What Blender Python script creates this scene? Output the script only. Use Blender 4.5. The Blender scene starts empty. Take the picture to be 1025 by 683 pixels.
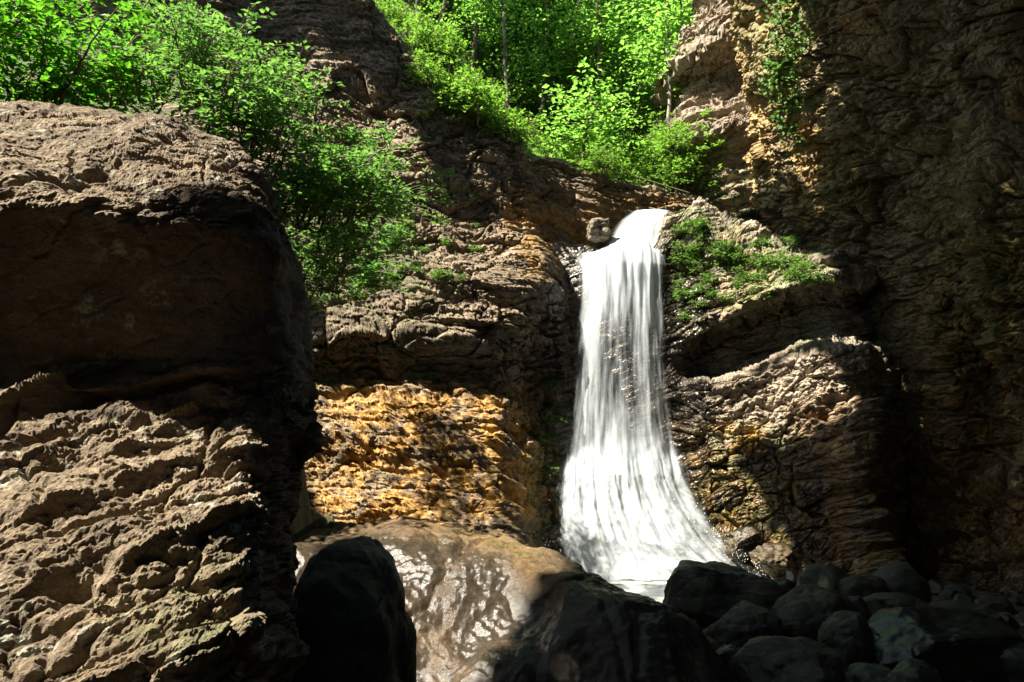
import bpy, bmesh, math, random
import numpy as np
from mathutils import Vector, Matrix

R = math.radians
C = bpy.context.scene.collection
scene = bpy.context.scene
rng = np.random.default_rng(7)
random.seed(7)

# ------------------------------------------------------------------ numeric noise
def _hash(ix, iy, iz, seed=0):
    h = (ix.astype(np.int64) * 374761393 + iy.astype(np.int64) * 668265263 + iz.astype(np.int64) * 2147483647 + seed * 974634777) & 0xffffffff
    h = ((h ^ (h >> 13)) * 1274126177) & 0xffffffff
    h = ((h ^ (h >> 16)) * 2246822519) & 0xffffffff
    return (h ^ (h >> 15)) & 0xffffffff

def hash01(ix, iy, iz, seed=0):
    return _hash(ix, iy, iz, seed).astype(np.float64) / 4294967295.0

_G = np.array([[1,1,0],[-1,1,0],[1,-1,0],[-1,-1,0],[1,0,1],[-1,0,1],[1,0,-1],[-1,0,-1],[0,1,1],[0,-1,1],[0,1,-1],[0,-1,-1],[1,1,0],[-1,1,0],[0,-1,1],[0,-1,-1]], float)

def perlin(P, seed=0):
    P = np.asarray(P, float)
    I = np.floor(P); F = P - I; I = I.astype(np.int64)
    U = F * F * F * (F * (F * 6 - 15) + 10)
    out = np.zeros(P.shape[:-1])
    for dx in (0, 1):
        wx = U[..., 0] if dx else 1 - U[..., 0]
        for dy in (0, 1):
            wy = U[..., 1] if dy else 1 - U[..., 1]
            for dz in (0, 1):
                wz = U[..., 2] if dz else 1 - U[..., 2]
                g = _G[_hash(I[..., 0] + dx, I[..., 1] + dy, I[..., 2] + dz, seed) & 15]
                d = g[..., 0] * (F[..., 0] - dx) + g[..., 1] * (F[..., 1] - dy) + g[..., 2] * (F[..., 2] - dz)
                out += wx * wy * wz * d
    return out

def fbm(P, oct=4, seed=0, gain=.5):
    a, s, out = 1.0, 1.0, 0
    for k in range(oct):
        out = out + a * perlin(np.asarray(P) * s + 17.3 * k, seed + k)
        a *= gain; s *= 2.03
    return out

def ridged(P, oct=4, seed=0, gain=.5):
    a, s, out = 1.0, 1.0, 0
    for k in range(oct):
        out = out + a * (1 - 2 * np.abs(perlin(np.asarray(P) * s + 11.7 * k, seed + k)))
        a *= gain; s *= 2.1
    return out - 1

def worley(P, seed=0):
    P = np.asarray(P, float)
    I = np.floor(P).astype(np.int64)
    f1 = np.full(P.shape[:-1], 9.0); f2 = np.full(P.shape[:-1], 9.0); idv = np.zeros(P.shape[:-1])
    for dx in (-1, 0, 1):
        for dy in (-1, 0, 1):
            for dz in (-1, 0, 1):
                cx, cy, cz = I[..., 0] + dx, I[..., 1] + dy, I[..., 2] + dz
                h = _hash(cx, cy, cz, seed)
                jx = (h & 1023) / 1023.0; jy = ((h >> 10) & 1023) / 1023.0; jz = ((h >> 20) & 1023) / 1023.0
                d = (cx + jx - P[..., 0]) ** 2 + (cy + jy - P[..., 1]) ** 2 + (cz + jz - P[..., 2]) ** 2
                m = d < f1
                f2 = np.where(m, f1, np.minimum(f2, d))
                idv = np.where(m, hash01(cx, cy, cz, seed + 91), idv)
                f1 = np.where(m, d, f1)
    return np.sqrt(f1), np.sqrt(f2), idv

def sst(a, b, x):
    t = np.clip((np.asarray(x, float) - a) / (b - a), 0, 1)
    return t * t * (3 - 2 * t)

def strata(P, bed, thick, seed, soft=.3, warp=.25, wf=.5):
    """random setback of each rock bed: 0..1"""
    bed = np.array(bed, float); bed /= np.linalg.norm(bed)
    L = (P @ bed + warp * fbm(P * wf, 3, seed)) / thick
    i = np.floor(L).astype(np.int64); f = L - i
    z = np.zeros_like(i)
    a = hash01(i, z, z, seed); b = hash01(i + 1, z, z, seed)
    t = sst(1 - soft, 1, f)
    return a * (1 - t) + b * t - .25 * sst(.18, 0, np.abs(f - .97))

def rockdisp(P, bed=(0, 0, 1), k=1.0, seed=1, lay=1.0, blk=1.0, fine=1.0):
    """displacement (metres) that makes a fractured bedded rock face"""
    d = .45 * fbm(P * .35, 3, seed)
    mm = sst(-.22, .25, fbm(P * .45, 3, seed + 40))     # bedded here, blocky there
    d = d + lay * (.3 + .85 * mm) * (.20 * (strata(P, bed, .62, seed + 3, .18) - .5) + .15 * (strata(P, bed, .23, seed + 4, .2, .16, .7) - .5) + .07 * (strata(P, bed, .085, seed + 7, .3, .08, 1.5) - .5))
    bed = np.array(bed, float); bed /= np.linalg.norm(bed)
    blk = blk * (1.35 - .7 * mm)
    Q = P + .25 * np.stack([fbm(P * .9, 2, seed + 20), fbm(P * .9, 2, seed + 21), fbm(P * .9, 2, seed + 22)], -1)
    along = Q - (Q @ bed)[..., None] * bed
    f1, f2, idv = worley(along * 1.25 + (Q @ bed)[..., None] * bed * 2.6, seed + 5)
    d = d + blk * (.17 * (idv - .5) - .07 * sst(.10, 0, f2 - f1))
    f1, f2, idv = worley(along * 3.6 + (Q @ bed)[..., None] * bed * 7.5, seed + 6)
    d = d + blk * (.06 * (idv - .5) - .03 * sst(.14, 0, f2 - f1))
    f1, f2, idv = worley(along * 8.5 + (Q @ bed)[..., None] * bed * 17, seed + 12)
    d = d + blk * (.032 * (idv - .5) - .012 * sst(.2, 0, f2 - f1))
    d = d + fine * (.024 * ridged(P * 3.1, 4, seed + 8, .5) + .012 * fbm(P * 16, 3, seed + 9, .6))
    return k * d

# ------------------------------------------------------------------ camera / pixel helper
W_, H_ = 1024.0, 682.0
PITCH = R(8.0); FPX = 28.0 / 36.0 * 1024
CAM = np.array([0, 0, 2.2])
cd = bpy.data.cameras.new('camera'); cam = bpy.data.objects.new('camera', cd); C.objects.link(cam)
cam.location = CAM; cam.rotation_euler = (R(90) + PITCH, 0, 0)
cd.lens = 28; cd.sensor_width = 36; cd.clip_end = 600; cd.clip_start = .05
scene.camera = cam

def ray(px, py):
    xc = (px - 512) / FPX; yc = -(py - 341) / FPX
    return np.array([xc, math.cos(PITCH) - yc * math.sin(PITCH), math.sin(PITCH) + yc * math.cos(PITCH)])
def pix(px, py, Y):
    d = ray(px, py); return CAM + d * (Y / d[1])
def project(P):
    P = np.asarray(P, float) - CAM
    f = P[..., 1] * math.cos(PITCH) + P[..., 2] * math.sin(PITCH)
    u = -P[..., 1] * math.sin(PITCH) + P[..., 2] * math.cos(PITCH)
    return 512 + FPX * P[..., 0] / f, 341 - FPX * u / f

# ------------------------------------------------------------------ mesh helpers
def mesh_from(name, V, F, attrs=None, smooth=True, uv=None):
    V = np.asarray(V, np.float32).reshape(-1, 3); F = np.asarray(F, np.int32)
    n = F.shape[1]
    me = bpy.data.meshes.new(name)
    me.vertices.add(len(V)); me.vertices.foreach_set('co', V.ravel())
    me.loops.add(F.size); me.loops.foreach_set('vertex_index', F.ravel())
    me.polygons.add(len(F))
    me.polygons.foreach_set('loop_start', np.arange(len(F), dtype=np.int32) * n)
    me.polygons.foreach_set('loop_total', np.full(len(F), n, np.int32))
    me.polygons.foreach_set('use_smooth', np.full(len(F), smooth, bool))
    for k, a in (attrs or {}).items():
        at = me.attributes.new(k, 'FLOAT', 'POINT')
        at.data.foreach_set('value', np.asarray(a, np.float32).ravel())
    if uv is not None:
        l = me.uv_layers.new(name='UVMap')
        l.data.foreach_set('uv', np.asarray(uv, np.float32).reshape(-1, 2)[F.ravel()].ravel())
    me.update(calc_edges=True); me.validate()
    return me

def obj(name, me, mat=None, parent=None, loc=None):
    o = bpy.data.objects.new(name, me); C.objects.link(o)
    if mat is not None and not me.materials: me.materials.append(mat)
    if parent is not None: o.parent = parent
    if loc is not None: o.location = loc
    return o

def tag(o, label=None, cat=None, group=None, kind=None):
    if label: o['label'] = label
    if cat: o['category'] = cat
    if group: o['group'] = group
    if kind: o['kind'] = kind
    return o

def thing(name, loc, label, cat, group=None, rz=0):
    o = bpy.data.objects.new(name, None); C.objects.link(o)
    o.location = loc; o.rotation_euler = (0, 0, rz); o.empty_display_size = .2
    return tag(o, label, cat, group)

def copy_thing(o, loc, rz, s=1.0, label=None, group=None):
    c = o.copy(); C.objects.link(c); c.location = loc; c.rotation_euler = (0, 0, rz); c.scale = (s, s, s)
    if label: c['label'] = label
    if group: c['group'] = group
    for ch in list(o.children):
        d = ch.copy(); C.objects.link(d); d.parent = c
    return c

def grid_faces(nv, nu, closed=False):
    a = np.arange(nv * nu).reshape(nv, nu)
    if closed:
        b = np.roll(a, -1, 1)
        return np.stack([a[:-1], b[:-1], b[1:], a[1:]], -1).reshape(-1, 4)
    return np.stack([a[:-1, :-1], a[:-1, 1:], a[1:, 1:], a[1:, :-1]], -1).reshape(-1, 4)

def grid_normals(P, closed=False):
    if closed:
        du = np.roll(P, -1, 1) - np.roll(P, 1, 1)
    else:
        du = np.gradient(P, axis=1)
    dv = np.gradient(P, axis=0)
    n = np.cross(du, dv)
    return n / np.maximum(np.linalg.norm(n, axis=-1, keepdims=True), 1e-9)

def smooth_grid(a, it=6, closed=False):
    for _ in range(it):
        b = a.copy()
        b[1:-1] = (a[:-2] + 2 * a[1:-1] + a[2:]) / 4
        a = b.copy()
        if closed: a = (np.roll(b, 1, 1) + 2 * b + np.roll(b, -1, 1)) / 4
        else: a[:, 1:-1] = (b[:, :-2] + 2 * b[:, 1:-1] + b[:, 2:]) / 4
    return a

def interp(x, pts):
    pts = np.asarray(pts, float)
    return np.interp(x, pts[:, 0], pts[:, 1])

def curve(pts, n, dens=None):
    """smooth plan curve through pts -> n points, spaced by density"""
    pts = np.asarray(pts, float)
    m = 40
    out = []
    q = np.vstack([2 * pts[0] - pts[1], pts, 2 * pts[-1] - pts[-2]])
    for i in range(1, len(q) - 2):
        t = np.linspace(0, 1, m, endpoint=False)[:, None]
        p0, p1, p2, p3 = q[i - 1], q[i], q[i + 1], q[i + 2]
        out.append(.5 * ((2 * p1) + (-p0 + p2) * t + (2 * p0 - 5 * p1 + 4 * p2 - p3) * t * t + (-p0 + 3 * p1 - 3 * p2 + p3) * t ** 3))
    out = np.vstack(out + [pts[-1:]])
    seg = np.linalg.norm(np.diff(out, axis=0), axis=1)
    w = seg * (dens(out[:-1]) if dens else 1)
    s = np.concatenate([[0], np.cumsum(w)])
    t = np.linspace(0, s[-1], n)
    return np.stack([np.interp(t, s, out[:, k]) for k in range(out.shape[1])], 1)

# ------------------------------------------------------------------ materials
def nodes_of(name):
    m = bpy.data.materials.new(name); m.use_nodes = True
    nt = m.node_tree; nt.nodes.clear()
    return m, nt
class NB:
    def __init__(s, nt): s.nt = nt
    def n(s, t, **kw):
        x = s.nt.nodes.new(t)
        for k, v in kw.items(): setattr(x, k, v)
        return x
    def l(s, a, b): s.nt.links.new(a, b)
    def attr(s, name):
        return s.n('ShaderNodeAttribute', attribute_name=name).outputs['Fac']
    def noise(s, vec, scale, detail=6, rough=.6, dist=0, off=0):
        x = s.n('ShaderNodeTexNoise'); x.inputs['Scale'].default_value = scale; x.inputs['Detail'].default_value = detail
        x.inputs['Roughness'].default_value = rough; x.inputs['Distortion'].default_value = dist
        if off:
            ad = s.n('ShaderNodeVectorMath', operation='ADD'); ad.inputs[1].default_value = (off, off * .7, off * 1.3); s.l(vec, ad.inputs[0]); vec = ad.outputs[0]
        s.l(vec, x.inputs['Vector']); return x.outputs['Fac']
    def ramp(s, fac, stops, interp='LINEAR'):
        x = s.n('ShaderNodeValToRGB'); cr = x.color_ramp; cr.interpolation = interp
        while len(cr.elements) < len(stops): cr.elements.new(.5)
        for e, (p, c) in zip(cr.elements, stops):
            e.position = p; e.color = (*c, 1) if len(c) == 3 else c
        s.l(fac, x.inputs[0]); return x.outputs[0]
    def map(s, fac, a, b, c=0., d=1.):
        x = s.n('ShaderNodeMapRange', interpolation_type='SMOOTHSTEP')
        for k, v in zip((1, 2, 3, 4), (a, b, c, d)): x.inputs[k].default_value = v
        s.l(fac, x.inputs[0]); return x.outputs[0]
    def math(s, op, a, b=None, clamp=False):
        x = s.n('ShaderNodeMath', operation=op); x.use_clamp = clamp
        for i, v in enumerate((a, b)):
            if v is None: continue
            if isinstance(v, (int, float)): x.inputs[i].default_value = v
            else: s.l(v, x.inputs[i])
        return x.outputs[0]
    def mix(s, fac, a, b, blend='MIX'):
        x = s.n('ShaderNodeMix', data_type='RGBA', blend_type=blend)
        if isinstance(fac, (int, float)): x.inputs[0].default_value = fac
        else: s.l(fac, x.inputs[0])
        for i, v in ((6, a), (7, b)):
            if isinstance(v, tuple): x.inputs[i].default_value = (*v, 1)
            else: s.l(v, x.inputs[i])
        return x.outputs[2]

def rock_mat(name, dark, mid, light, bed=(0, 0, 1), scale=1.0, lichen=0.0, attrs=True, rough=.85, wet=0.0, bump=.6, seam_=.6, wet_rough=.3, spec=.5, moss_col=(.045, .075, .018)):
    m, nt = nodes_of(name); b = NB(nt)
    tc = b.n('ShaderNodeTexCoord').outputs['Object']
    n1 = b.noise(tc, 1.3 * scale, 8, .62, .4)
    n2 = b.noise(tc, 9 * scale, 8, .65, .2, 5)
    # bedding-stretched noise
    mp = b.n('ShaderNodeMapping')
    bn = Vector(bed).normalized()
    rot = bn.rotation_difference(Vector((0, 0, 1))).to_euler()
    mp.inputs['Rotation'].default_value = rot; mp.inputs['Scale'].default_value = (.7, .7, 6)
    b.l(tc, mp.inputs['Vector'])
    n3 = b.noise(mp.outputs[0], 1.6 * scale, 6, .6, .6)
    v = b.math('ADD', b.math('MULTIPLY', n1, .45), b.math('ADD', b.math('MULTIPLY', n2, .3), b.math('MULTIPLY', n3, .25)))
    col = b.ramp(v, [(.36, dark), (.5, mid), (.64, light)])
    sp = b.noise(tc, 55 * scale, 3, .7, 0, 9)
    col = b.mix(b.map(sp, .35, .7, .0, .6), col, dark)
    seam = b.map(b.math('ABSOLUTE', b.math('SUBTRACT', b.noise(mp.outputs[0], 2.6 * scale, 5, .6, .8, 41), .5)), .035, .0)
    col = b.mix(b.math('MULTIPLY', seam, seam_), col, tuple(x * .45 for x in dark))
    wetv = None
    if attrs:
        oc = b.math('MULTIPLY', b.attr('ochre'), b.map(b.noise(tc, 2.2, 6, .65, .5, 3), .36, .58))
        ocol = b.ramp(n2, [(.35, (.11, .05, .010)), (.5, (.34, .175, .032)), (.68, (.50, .31, .10))])
        col = b.mix(oc, col, ocol)
        mo = b.math('MULTIPLY', b.attr('moss'), b.map(b.noise(tc, 3.1, 7, .7, .4, 13), .42, .56))
        mcol = b.ramp(n2, [(.35, tuple(x * .55 for x in moss_col)), (.65, tuple(x * 1.7 for x in moss_col))])
        col = b.mix(mo, col, mcol)
        wetv = b.math('MULTIPLY', b.attr('wet'), b.map(b.noise(tc, 2.3, 5, .65, .4, 23), .34, .52, .62, 1.0))
        col = b.mix(b.math('MULTIPLY', wetv, .95), col, b.mix(.84, col, (.012, .012, .010)))
    if lichen:
        vo = b.n('ShaderNodeTexVoronoi'); vo.inputs['Scale'].default_value = 11
        wv = b.n('ShaderNodeVectorMath', operation='ADD')
        nz = b.n('ShaderNodeTexNoise'); nz.inputs['Scale'].default_value = 14; b.l(tc, nz.inputs['Vector'])
        sc = b.n('ShaderNodeVectorMath', operation='SCALE'); sc.inputs[3].default_value = .12; b.l(nz.outputs['Color'], sc.inputs[0])
        b.l(tc, wv.inputs[0]); b.l(sc.outputs[0], wv.inputs[1]); b.l(wv.outputs[0], vo.inputs['Vector'])
        spot = b.map(vo.outputs['Distance'], .42, .26)
        gate = b.map(b.noise(tc, 2.4, 4, .6, 0, 31), .46, .58)
        edge = b.map(b.noise(tc, 40, 4, .7, 0, 3), .35, .6)
        col = b.mix(b.math('MULTIPLY', b.math('MULTIPLY', spot, gate), b.math('MULTIPLY', edge, lichen)), col, (.42, .42, .34))
    p = b.n('ShaderNodeBsdfPrincipled'); b.l(col, p.inputs['Base Color'])
    if wetv is not None:
        b.l(b.map(wetv, 0, .8, rough, wet_rough), p.inputs['Roughness'])
    else:
        p.inputs['Roughness'].default_value = rough if not wet else .3
    p.inputs['Specular IOR Level'].default_value = spec
    h = b.math('ADD', b.math('MULTIPLY', b.noise(tc, 16 * scale, 8, .7, .3, 2), .6), b.math('ADD', b.math('MULTIPLY', n3, .4), b.math('MULTIPLY', sp, .18)))
    bp = b.n('ShaderNodeBump'); bp.inputs['Strength'].default_value = bump; bp.inputs['Distance'].default_value = .06
    if wetv is not None: b.l(b.math('MULTIPLY', b.math('SUBTRACT', 1.0, b.math('MULTIPLY', wetv, .74)), bump), bp.inputs['Strength'])
    b.l(h, bp.inputs['Height']); b.l(bp.outputs[0], p.inputs['Normal'])
    o = b.n('ShaderNodeOutputMaterial'); b.l(p.outputs[0], o.inputs[0])
    return m

def leaf_mat(name, dark, light, trans=.45):
    m, nt = nodes_of(name); b = NB(nt)
    r = b.attr('rnd')
    col = b.ramp(r, [(0, dark), (1, light)])
    p = b.n('ShaderNodeBsdfPrincipled'); b.l(col, p.inputs['Base Color']); p.inputs['Roughness'].default_value = .5
    p.inputs['Specular IOR Level'].default_value = .25
    t = b.n('ShaderNodeBsdfTranslucent')
    tcol = b.mix(1.0, col, (1.45, 1.6, .8), 'MULTIPLY'); b.l(tcol, t.inputs['Color'])
    mx = b.n('ShaderNodeMixShader'); mx.inputs[0].default_value = trans
    b.l(p.outputs[0], mx.inputs[1]); b.l(t.outputs[0], mx.inputs[2])
    o = b.n('ShaderNodeOutputMaterial'); b.l(mx.outputs[0], o.inputs[0])
    return m

def bark_mat(name, a, c, patch=None):
    m, nt = nodes_of(name); b = NB(nt)
    tc = b.n('ShaderNodeTexCoord').outputs['Object']
    mp = b.n('ShaderNodeMapping'); mp.inputs['Scale'].default_value = (1, 1, .25); b.l(tc, mp.inputs['Vector'])
    n = b.noise(mp.outputs[0], 18, 6, .65)
    col = b.ramp(n, [(.35, a), (.65, c)])
    if patch: col = b.mix(b.map(b.noise(tc, 2.5, 4, .6, 0, 4), .45, .56), col, patch)
    p = b.n('ShaderNodeBsdfPrincipled'); b.l(col, p.inputs['Base Color']); p.inputs['Roughness'].default_value = .9
    bp = b.n('ShaderNodeBump'); bp.inputs['Strength'].default_value = .5; bp.inputs['Distance'].default_value = .02
    b.l(n, bp.inputs['Height']); b.l(bp.outputs[0], p.inputs['Normal'])
    o = b.n('ShaderNodeOutputMaterial'); b.l(p.outputs[0], o.inputs[0])
    return m

M = {}
M['cliff'] = rock_mat('cliff_rock', (.06, .042, .027), (.22, .16, .10), (.46, .365, .255), bed=(.05, .1, 1))
M['shelf'] = rock_mat('shelf_rock', moss_col=(.075, .12, .022), dark=(.065, .048, .032), mid=(.31, .25, .18), light=(.66, .56, .44), bed=(-.25, .1, 1))
M['wall'] = rock_mat('wall_rock', moss_col=(.15, .13, .03), seam_=.25, bump=.8, dark=(.085, .064, .034), mid=(.30, .235, .11), light=(.56, .47, .25), bed=(-.45, .1, 1))
M['outcrop'] = rock_mat('outcrop_rock', (.10, .07, .045), (.30, .235, .165), (.55, .47, .37), bed=(-.35, 0, 1))
M['boulder'] = rock_mat('boulder_rock', (.07, .047, .028), (.225, .165, .098), (.38, .285, .175), seam_=.12, bed=(-.34, .3, 1), scale=2.0, lichen=.9, bump=.9)
M['wetrock'] = rock_mat('wet_slab_rock', (.05, .032, .018), (.15, .095, .05), (.28, .185, .105), scale=1.8, bump=.85, wet_rough=.27, spec=.28)
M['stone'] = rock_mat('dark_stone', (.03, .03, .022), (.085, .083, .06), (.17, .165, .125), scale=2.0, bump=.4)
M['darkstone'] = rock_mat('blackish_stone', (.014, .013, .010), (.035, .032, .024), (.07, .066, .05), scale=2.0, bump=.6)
M['palestone'] = rock_mat('pale_stone', (.05, .055, .045), (.14, .15, .12), (.26, .27, .22), scale=2.0, bump=.5)
M['bed'] = rock_mat('stream_bed', (.03, .028, .018), (.09, .08, .055), (.17, .155, .11), attrs=False, bump=.8)
M['soil'] = rock_mat('leaf_litter', (.05, .035, .018), (.12, .085, .045), (.2, .15, .08), scale=2.5, bump=.8, moss_col=(.06, .13, .025))
M['bark'] = bark_mat('bark', (.045, .035, .025), (.13, .105, .08))
M['palebark'] = bark_mat('pale_bark', (.12, .10, .08), (.34, .31, .26), (.07, .06, .045))
M['twig'] = bark_mat('twig_bark', (.08, .055, .035), (.2, .15, .1))
M['leaf_forest'] = leaf_mat('forest_leaf', (.08, .18, .04), (.22, .38, .11), .6)
M['leaf_shrub'] = leaf_mat('shrub_leaf', (.045, .13, .03), (.19, .34, .11), .4)
M['leaf_near'] = leaf_mat('broad_leaf', (.04, .15, .012), (.13, .32, .03), .5)
M['leaf_bush'] = leaf_mat('bush_leaf', (.07, .16, .025), (.2, .34, .07), .45)
M['leaf_ledge'] = leaf_mat('ledge_leaf', (.05, .12, .02), (.15, .27, .06), .4)
M['leaf_canopy'] = leaf_mat('canopy_leaf', (.03, .07, .012), (.06, .12, .02), .08)  # leaves of the unseen trees added to shade the gorge
M['grass'] = leaf_mat('grass_blade', (.06, .13, .02), (.2, .3, .07), .4)

# ------------------------------------------------------------------ CLIFFS
def add_attrs(P, **kw): return {k: np.broadcast_to(v, P.shape[:-1]).ravel() for k, v in kw.items()}
def box(P, px0, px1, py0, py1, s=14):
    """soft weight: where the surface carries this stain (given as the patch's extent on the face)"""
    x, y = project(P)
    return sst(px0 - s, px0 + s, x) * sst(px1 + s, px1 - s, x) * sst(py0 - s, py0 + s, y) * sst(py1 + s, py1 - s, y)

# --- left cliff
nu, nv, nt_ = 620, 470, 46
plan = curve([(-13, -12), (-17, -6), (-18.5, 2), (-17.5, 9), (-14, 13.3), (-10, 14.7), (-7, 14.5), (-4, 14.5), (-2, 14.5), (-1, 14.65), (0, 14.95), (.5, 15.3), (1.0, 15.85), (1.35, 16.9), (1.9, 17.9), (3.2, 18.5), (5.2, 18.9)], nu,
             lambda p: np.where(p[:, 0] < -7, .10, np.where(p[:, 0] < -4, .6, 1.0)))
tan = np.gradient(plan, axis=0); nrm = np.stack([tan[:, 1], -tan[:, 0]], 1); nrm /= np.linalg.norm(nrm, axis=1, keepdims=True)
ztop = interp(plan[:, 0], [(-20, 12), (-10, 12.5), (-5, 13.4), (-3.2, 12.2), (-2.2, 10.9), (-1.2, 10.0), (0.2, 9.3), (1.5, 8.95), (3, 8.7), (5.2, 8.2)])
prof = [(-.8, 2.0), (.5, 1.35), (1.2, 1.0), (2.2, .65), (3.1, .35), (3.35, .18), (3.9, .02), (4.15, .12), (4.4, .2), (4.8, .12), (5.3, -.1), (5.9, -.4), (6.5, -.75), (7.3, -1.1), (8.5, -1.45), (11, -1.9), (15, -2.2)]
v = np.linspace(0, 1, nv)[:, None]
Z = -.8 + (ztop[None] + .8) * v
zz = Z - .12 * (plan[None, :, 0] + 1) * sst(2, -5, plan[None, :, 0]) * .3
back = sst(1.0, 2.0, plan[:, 0])[None]
off = interp(zz, prof); off = np.where(off > 0, off * (1 - .75 * sst(-.5, .5, plan[:, 0])[None]), off); off = off * (1 - back) + back * (-.25 * (Z - 7.0) / 2)
P = np.zeros((nv, nu, 3))
P[..., 0] = plan[None, :, 0] + nrm[None, :, 0] * off * .7
P[..., 1] = plan[None, :, 1] + nrm[None, :, 1] * off
P[..., 2] = Z
T = P[-1][None] + np.stack([np.zeros((nt_, nu)), np.linspace(.06, 4.5, nt_)[:, None] * np.ones((1, nu)), .25 * np.linspace(.0, 4.5, nt_)[:, None] ** .8 * np.ones((1, nu))], -1)
P = np.concatenate([P, T], 0)
N = -grid_normals(smooth_grid(P, 12)); 
if N[nv // 2, nu // 2, 1] > 0: N = -N
d = rockdisp(P, (.05, .12, 1), 1.0, 11, lay=1.0); d = np.where(d > .1, .1 + (d - .1) * .6, d)
# raking fractures of the ochre face run down to the right
och = box(P, 310, 560, 385, 530, 34)
d *= 1 - .45 * och
d += och * .13 * ridged(np.stack([(P[..., 0] * 1.0 + P[..., 2] * .95) * 2.6, P[..., 1], (P[..., 2] - P[..., 0]) * .5], -1), 3, 77)
P2 = P + N * d[..., None] * np.concatenate([np.ones(nv), np.linspace(1, .4, nt_)])[:, None, None]
up = sst(.45, .85, -grid_normals(P2)[..., 2] if grid_normals(P2)[nv // 2, nu // 2, 1] > 0 else grid_normals(P2)[..., 2])
moss = np.clip(.35 * box(P2, 310, 440, 180, 320, 30) + .9 * box(P2, 535, 600, 380, 560, 12) + .9 * sst(8.2, 9.2, P2[..., 2]) * up + .25 * up, 0, 1)
ochre = np.clip(och * 1.1 + .55 * box(P2, 505, 690, 195, 245, 12) + .7 * box(P2, 520, 590, 230, 275, 15), 0, 1)
wet = np.clip(.8 * box(P2, 545, 700, 240, 600, 14) + .45 * box(P2, 310, 560, 335, 385, 12), 0, 1)
lc = obj('cliff', mesh_from('left_cliff', P2, grid_faces(*P2.shape[:2])[:, ::-1], add_attrs(P2, moss=moss, ochre=ochre, wet=wet), smooth=False), M['cliff'])
tag(lc, 'bedded brown cliff left of the waterfall, overhanging an ochre yellow face', 'cliff')

# --- shelf of rock behind and right of the fall
nu, nv, nt_ = 520, 430, 60
plan = curve([(.2, 16.9), (1.0, 16.6), (2.2, 16.4), (3.2, 16.1), (4.2, 15.8), (5.3, 15.3), (6.2, 14.85), (6.9, 15.1), (7.8, 16.0)], nu)
tan = np.gradient(plan, axis=0); nrm = np.stack([tan[:, 1], -tan[:, 0]], 1); nrm /= np.linalg.norm(nrm, axis=1, keepdims=True)
X = plan[:, 0]
ztop = interp(X, [(0, 6.9), (1.6, 6.6), (2.0, 6.4), (2.95, 6.45), (3.3, 7.2), (3.9, 7.4), (4.6, 6.95), (5.3, 6.5), (6.2, 6.1), (7, 5.7), (8.4, 5.3)])
v = np.linspace(0, 1, nv)[:, None]
Z = -.8 + (ztop[None] + .8) * v
lb = interp(X, [(0, 4.2), (3.4, 4.25), (4.4, 4.7), (5.2, 5.1), (6.2, 5.35), (8.4, 5.2)])[None]      # underside of the ledge
uc = interp(X, [(0, 3.3), (3.4, 3.55), (4.6, 3.8), (5.6, 4.0), (6.3, 4.05), (8.4, 4.2)])[None]      # top of the sunlit lower step
low = interp(Z, [(-.8, 2.1), (.2, 1.6), (.9, 1.25), (1.8, 1.15), (2.6, .95), (3.4, .75), (4.2, .5)])
mid = -.25
t1 = sst(-.05, .22, Z - uc); t2 = sst(-.12, .18, Z - lb)
led = interp((Z - lb) / (ztop[None] - lb + .01), [(0, .6), (.15, .8), (.4, .6), (.7, .25), (1, -.3)])
led = led * (1 - .95 * sst(5.7, 6.5, X)[None]); low = low * (1 - .7 * sst(6.0, 6.9, X)[None])
off = low * (1 - t1) + t1 * (mid * (1 - t2) + led * t2)
fall_w = sst(3.75, 3.2, X)[None]
off = off * (1 - fall_w) + fall_w * interp(Z, [(-.8, 1.8), (.3, 1.45), (1.2, 1.0), (2.2, .65), (4, .3), (6.0, .25), (6.5, .1), (7.3, 0)])
P = np.zeros((nv, nu, 3)); P[..., 0] = plan[None, :, 0] + nrm[None, :, 0] * off * .4; P[..., 1] = plan[None, :, 1] + nrm[None, :, 1] * off; P[..., 2] = Z
T = P[-1][None] + np.stack([np.zeros((nt_, nu)), np.linspace(.05, 3.6, nt_)[:, None] * np.ones((1, nu)), np.linspace(0, .35, nt_)[:, None] * sst(3.2, 3.8, X)[None]], -1)
P = np.concatenate([P, T], 0)
N = grid_normals(smooth_grid(P, 10))
if N[nv // 2, nu // 2, 1] > 0: N = -N
damp = np.concatenate([np.ones(nv), np.linspace(.9, .3, nt_)])[:, None] * (1 - .35 * sst(3.4, 2.9, P[..., 0]) - .35 * sst(3.3, 2.7, P[..., 0]) * sst(5.3, 6.2, P[..., 2]))
d = rockdisp(P, (-.28, .12, 1), .8, 31, lay=1.0) * damp
lit = box(P, 685, 835, 360, 445, 14)
d += lit * .07 * ridged(P * np.array([3.0, 3, 4.5]), 3, 55)
P2 = P + N * d[..., None]
Nn = grid_normals(P2); Nn = Nn if Nn[nv // 2, nu // 2, 1] < 0 else -Nn
up = sst(.2, .75, Nn[..., 2])
moss = np.clip(.95 * box(P2, 665, 830, 205, 345, 14) * (.35 + .65 * up) + .5 * box(P2, 690, 800, 430, 580, 20) + .5 * box(P2, 870, 1000, 330, 600, 30), 0, 1)
ochre = np.clip(1.0 * box(P2, 672, 770, 425, 560, 9) + .8 * box(P2, 690, 800, 460, 575, 14) + .6 * box(P2, 800, 1000, 400, 600, 40) + .25 * box(P2, 670, 780, 230, 340, 14), 0, 1)
wet = np.clip(box(P2, 560, 715, 240, 600, 16) + .7 * box(P2, 690, 830, 455, 580, 20), 0, 1)
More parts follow.
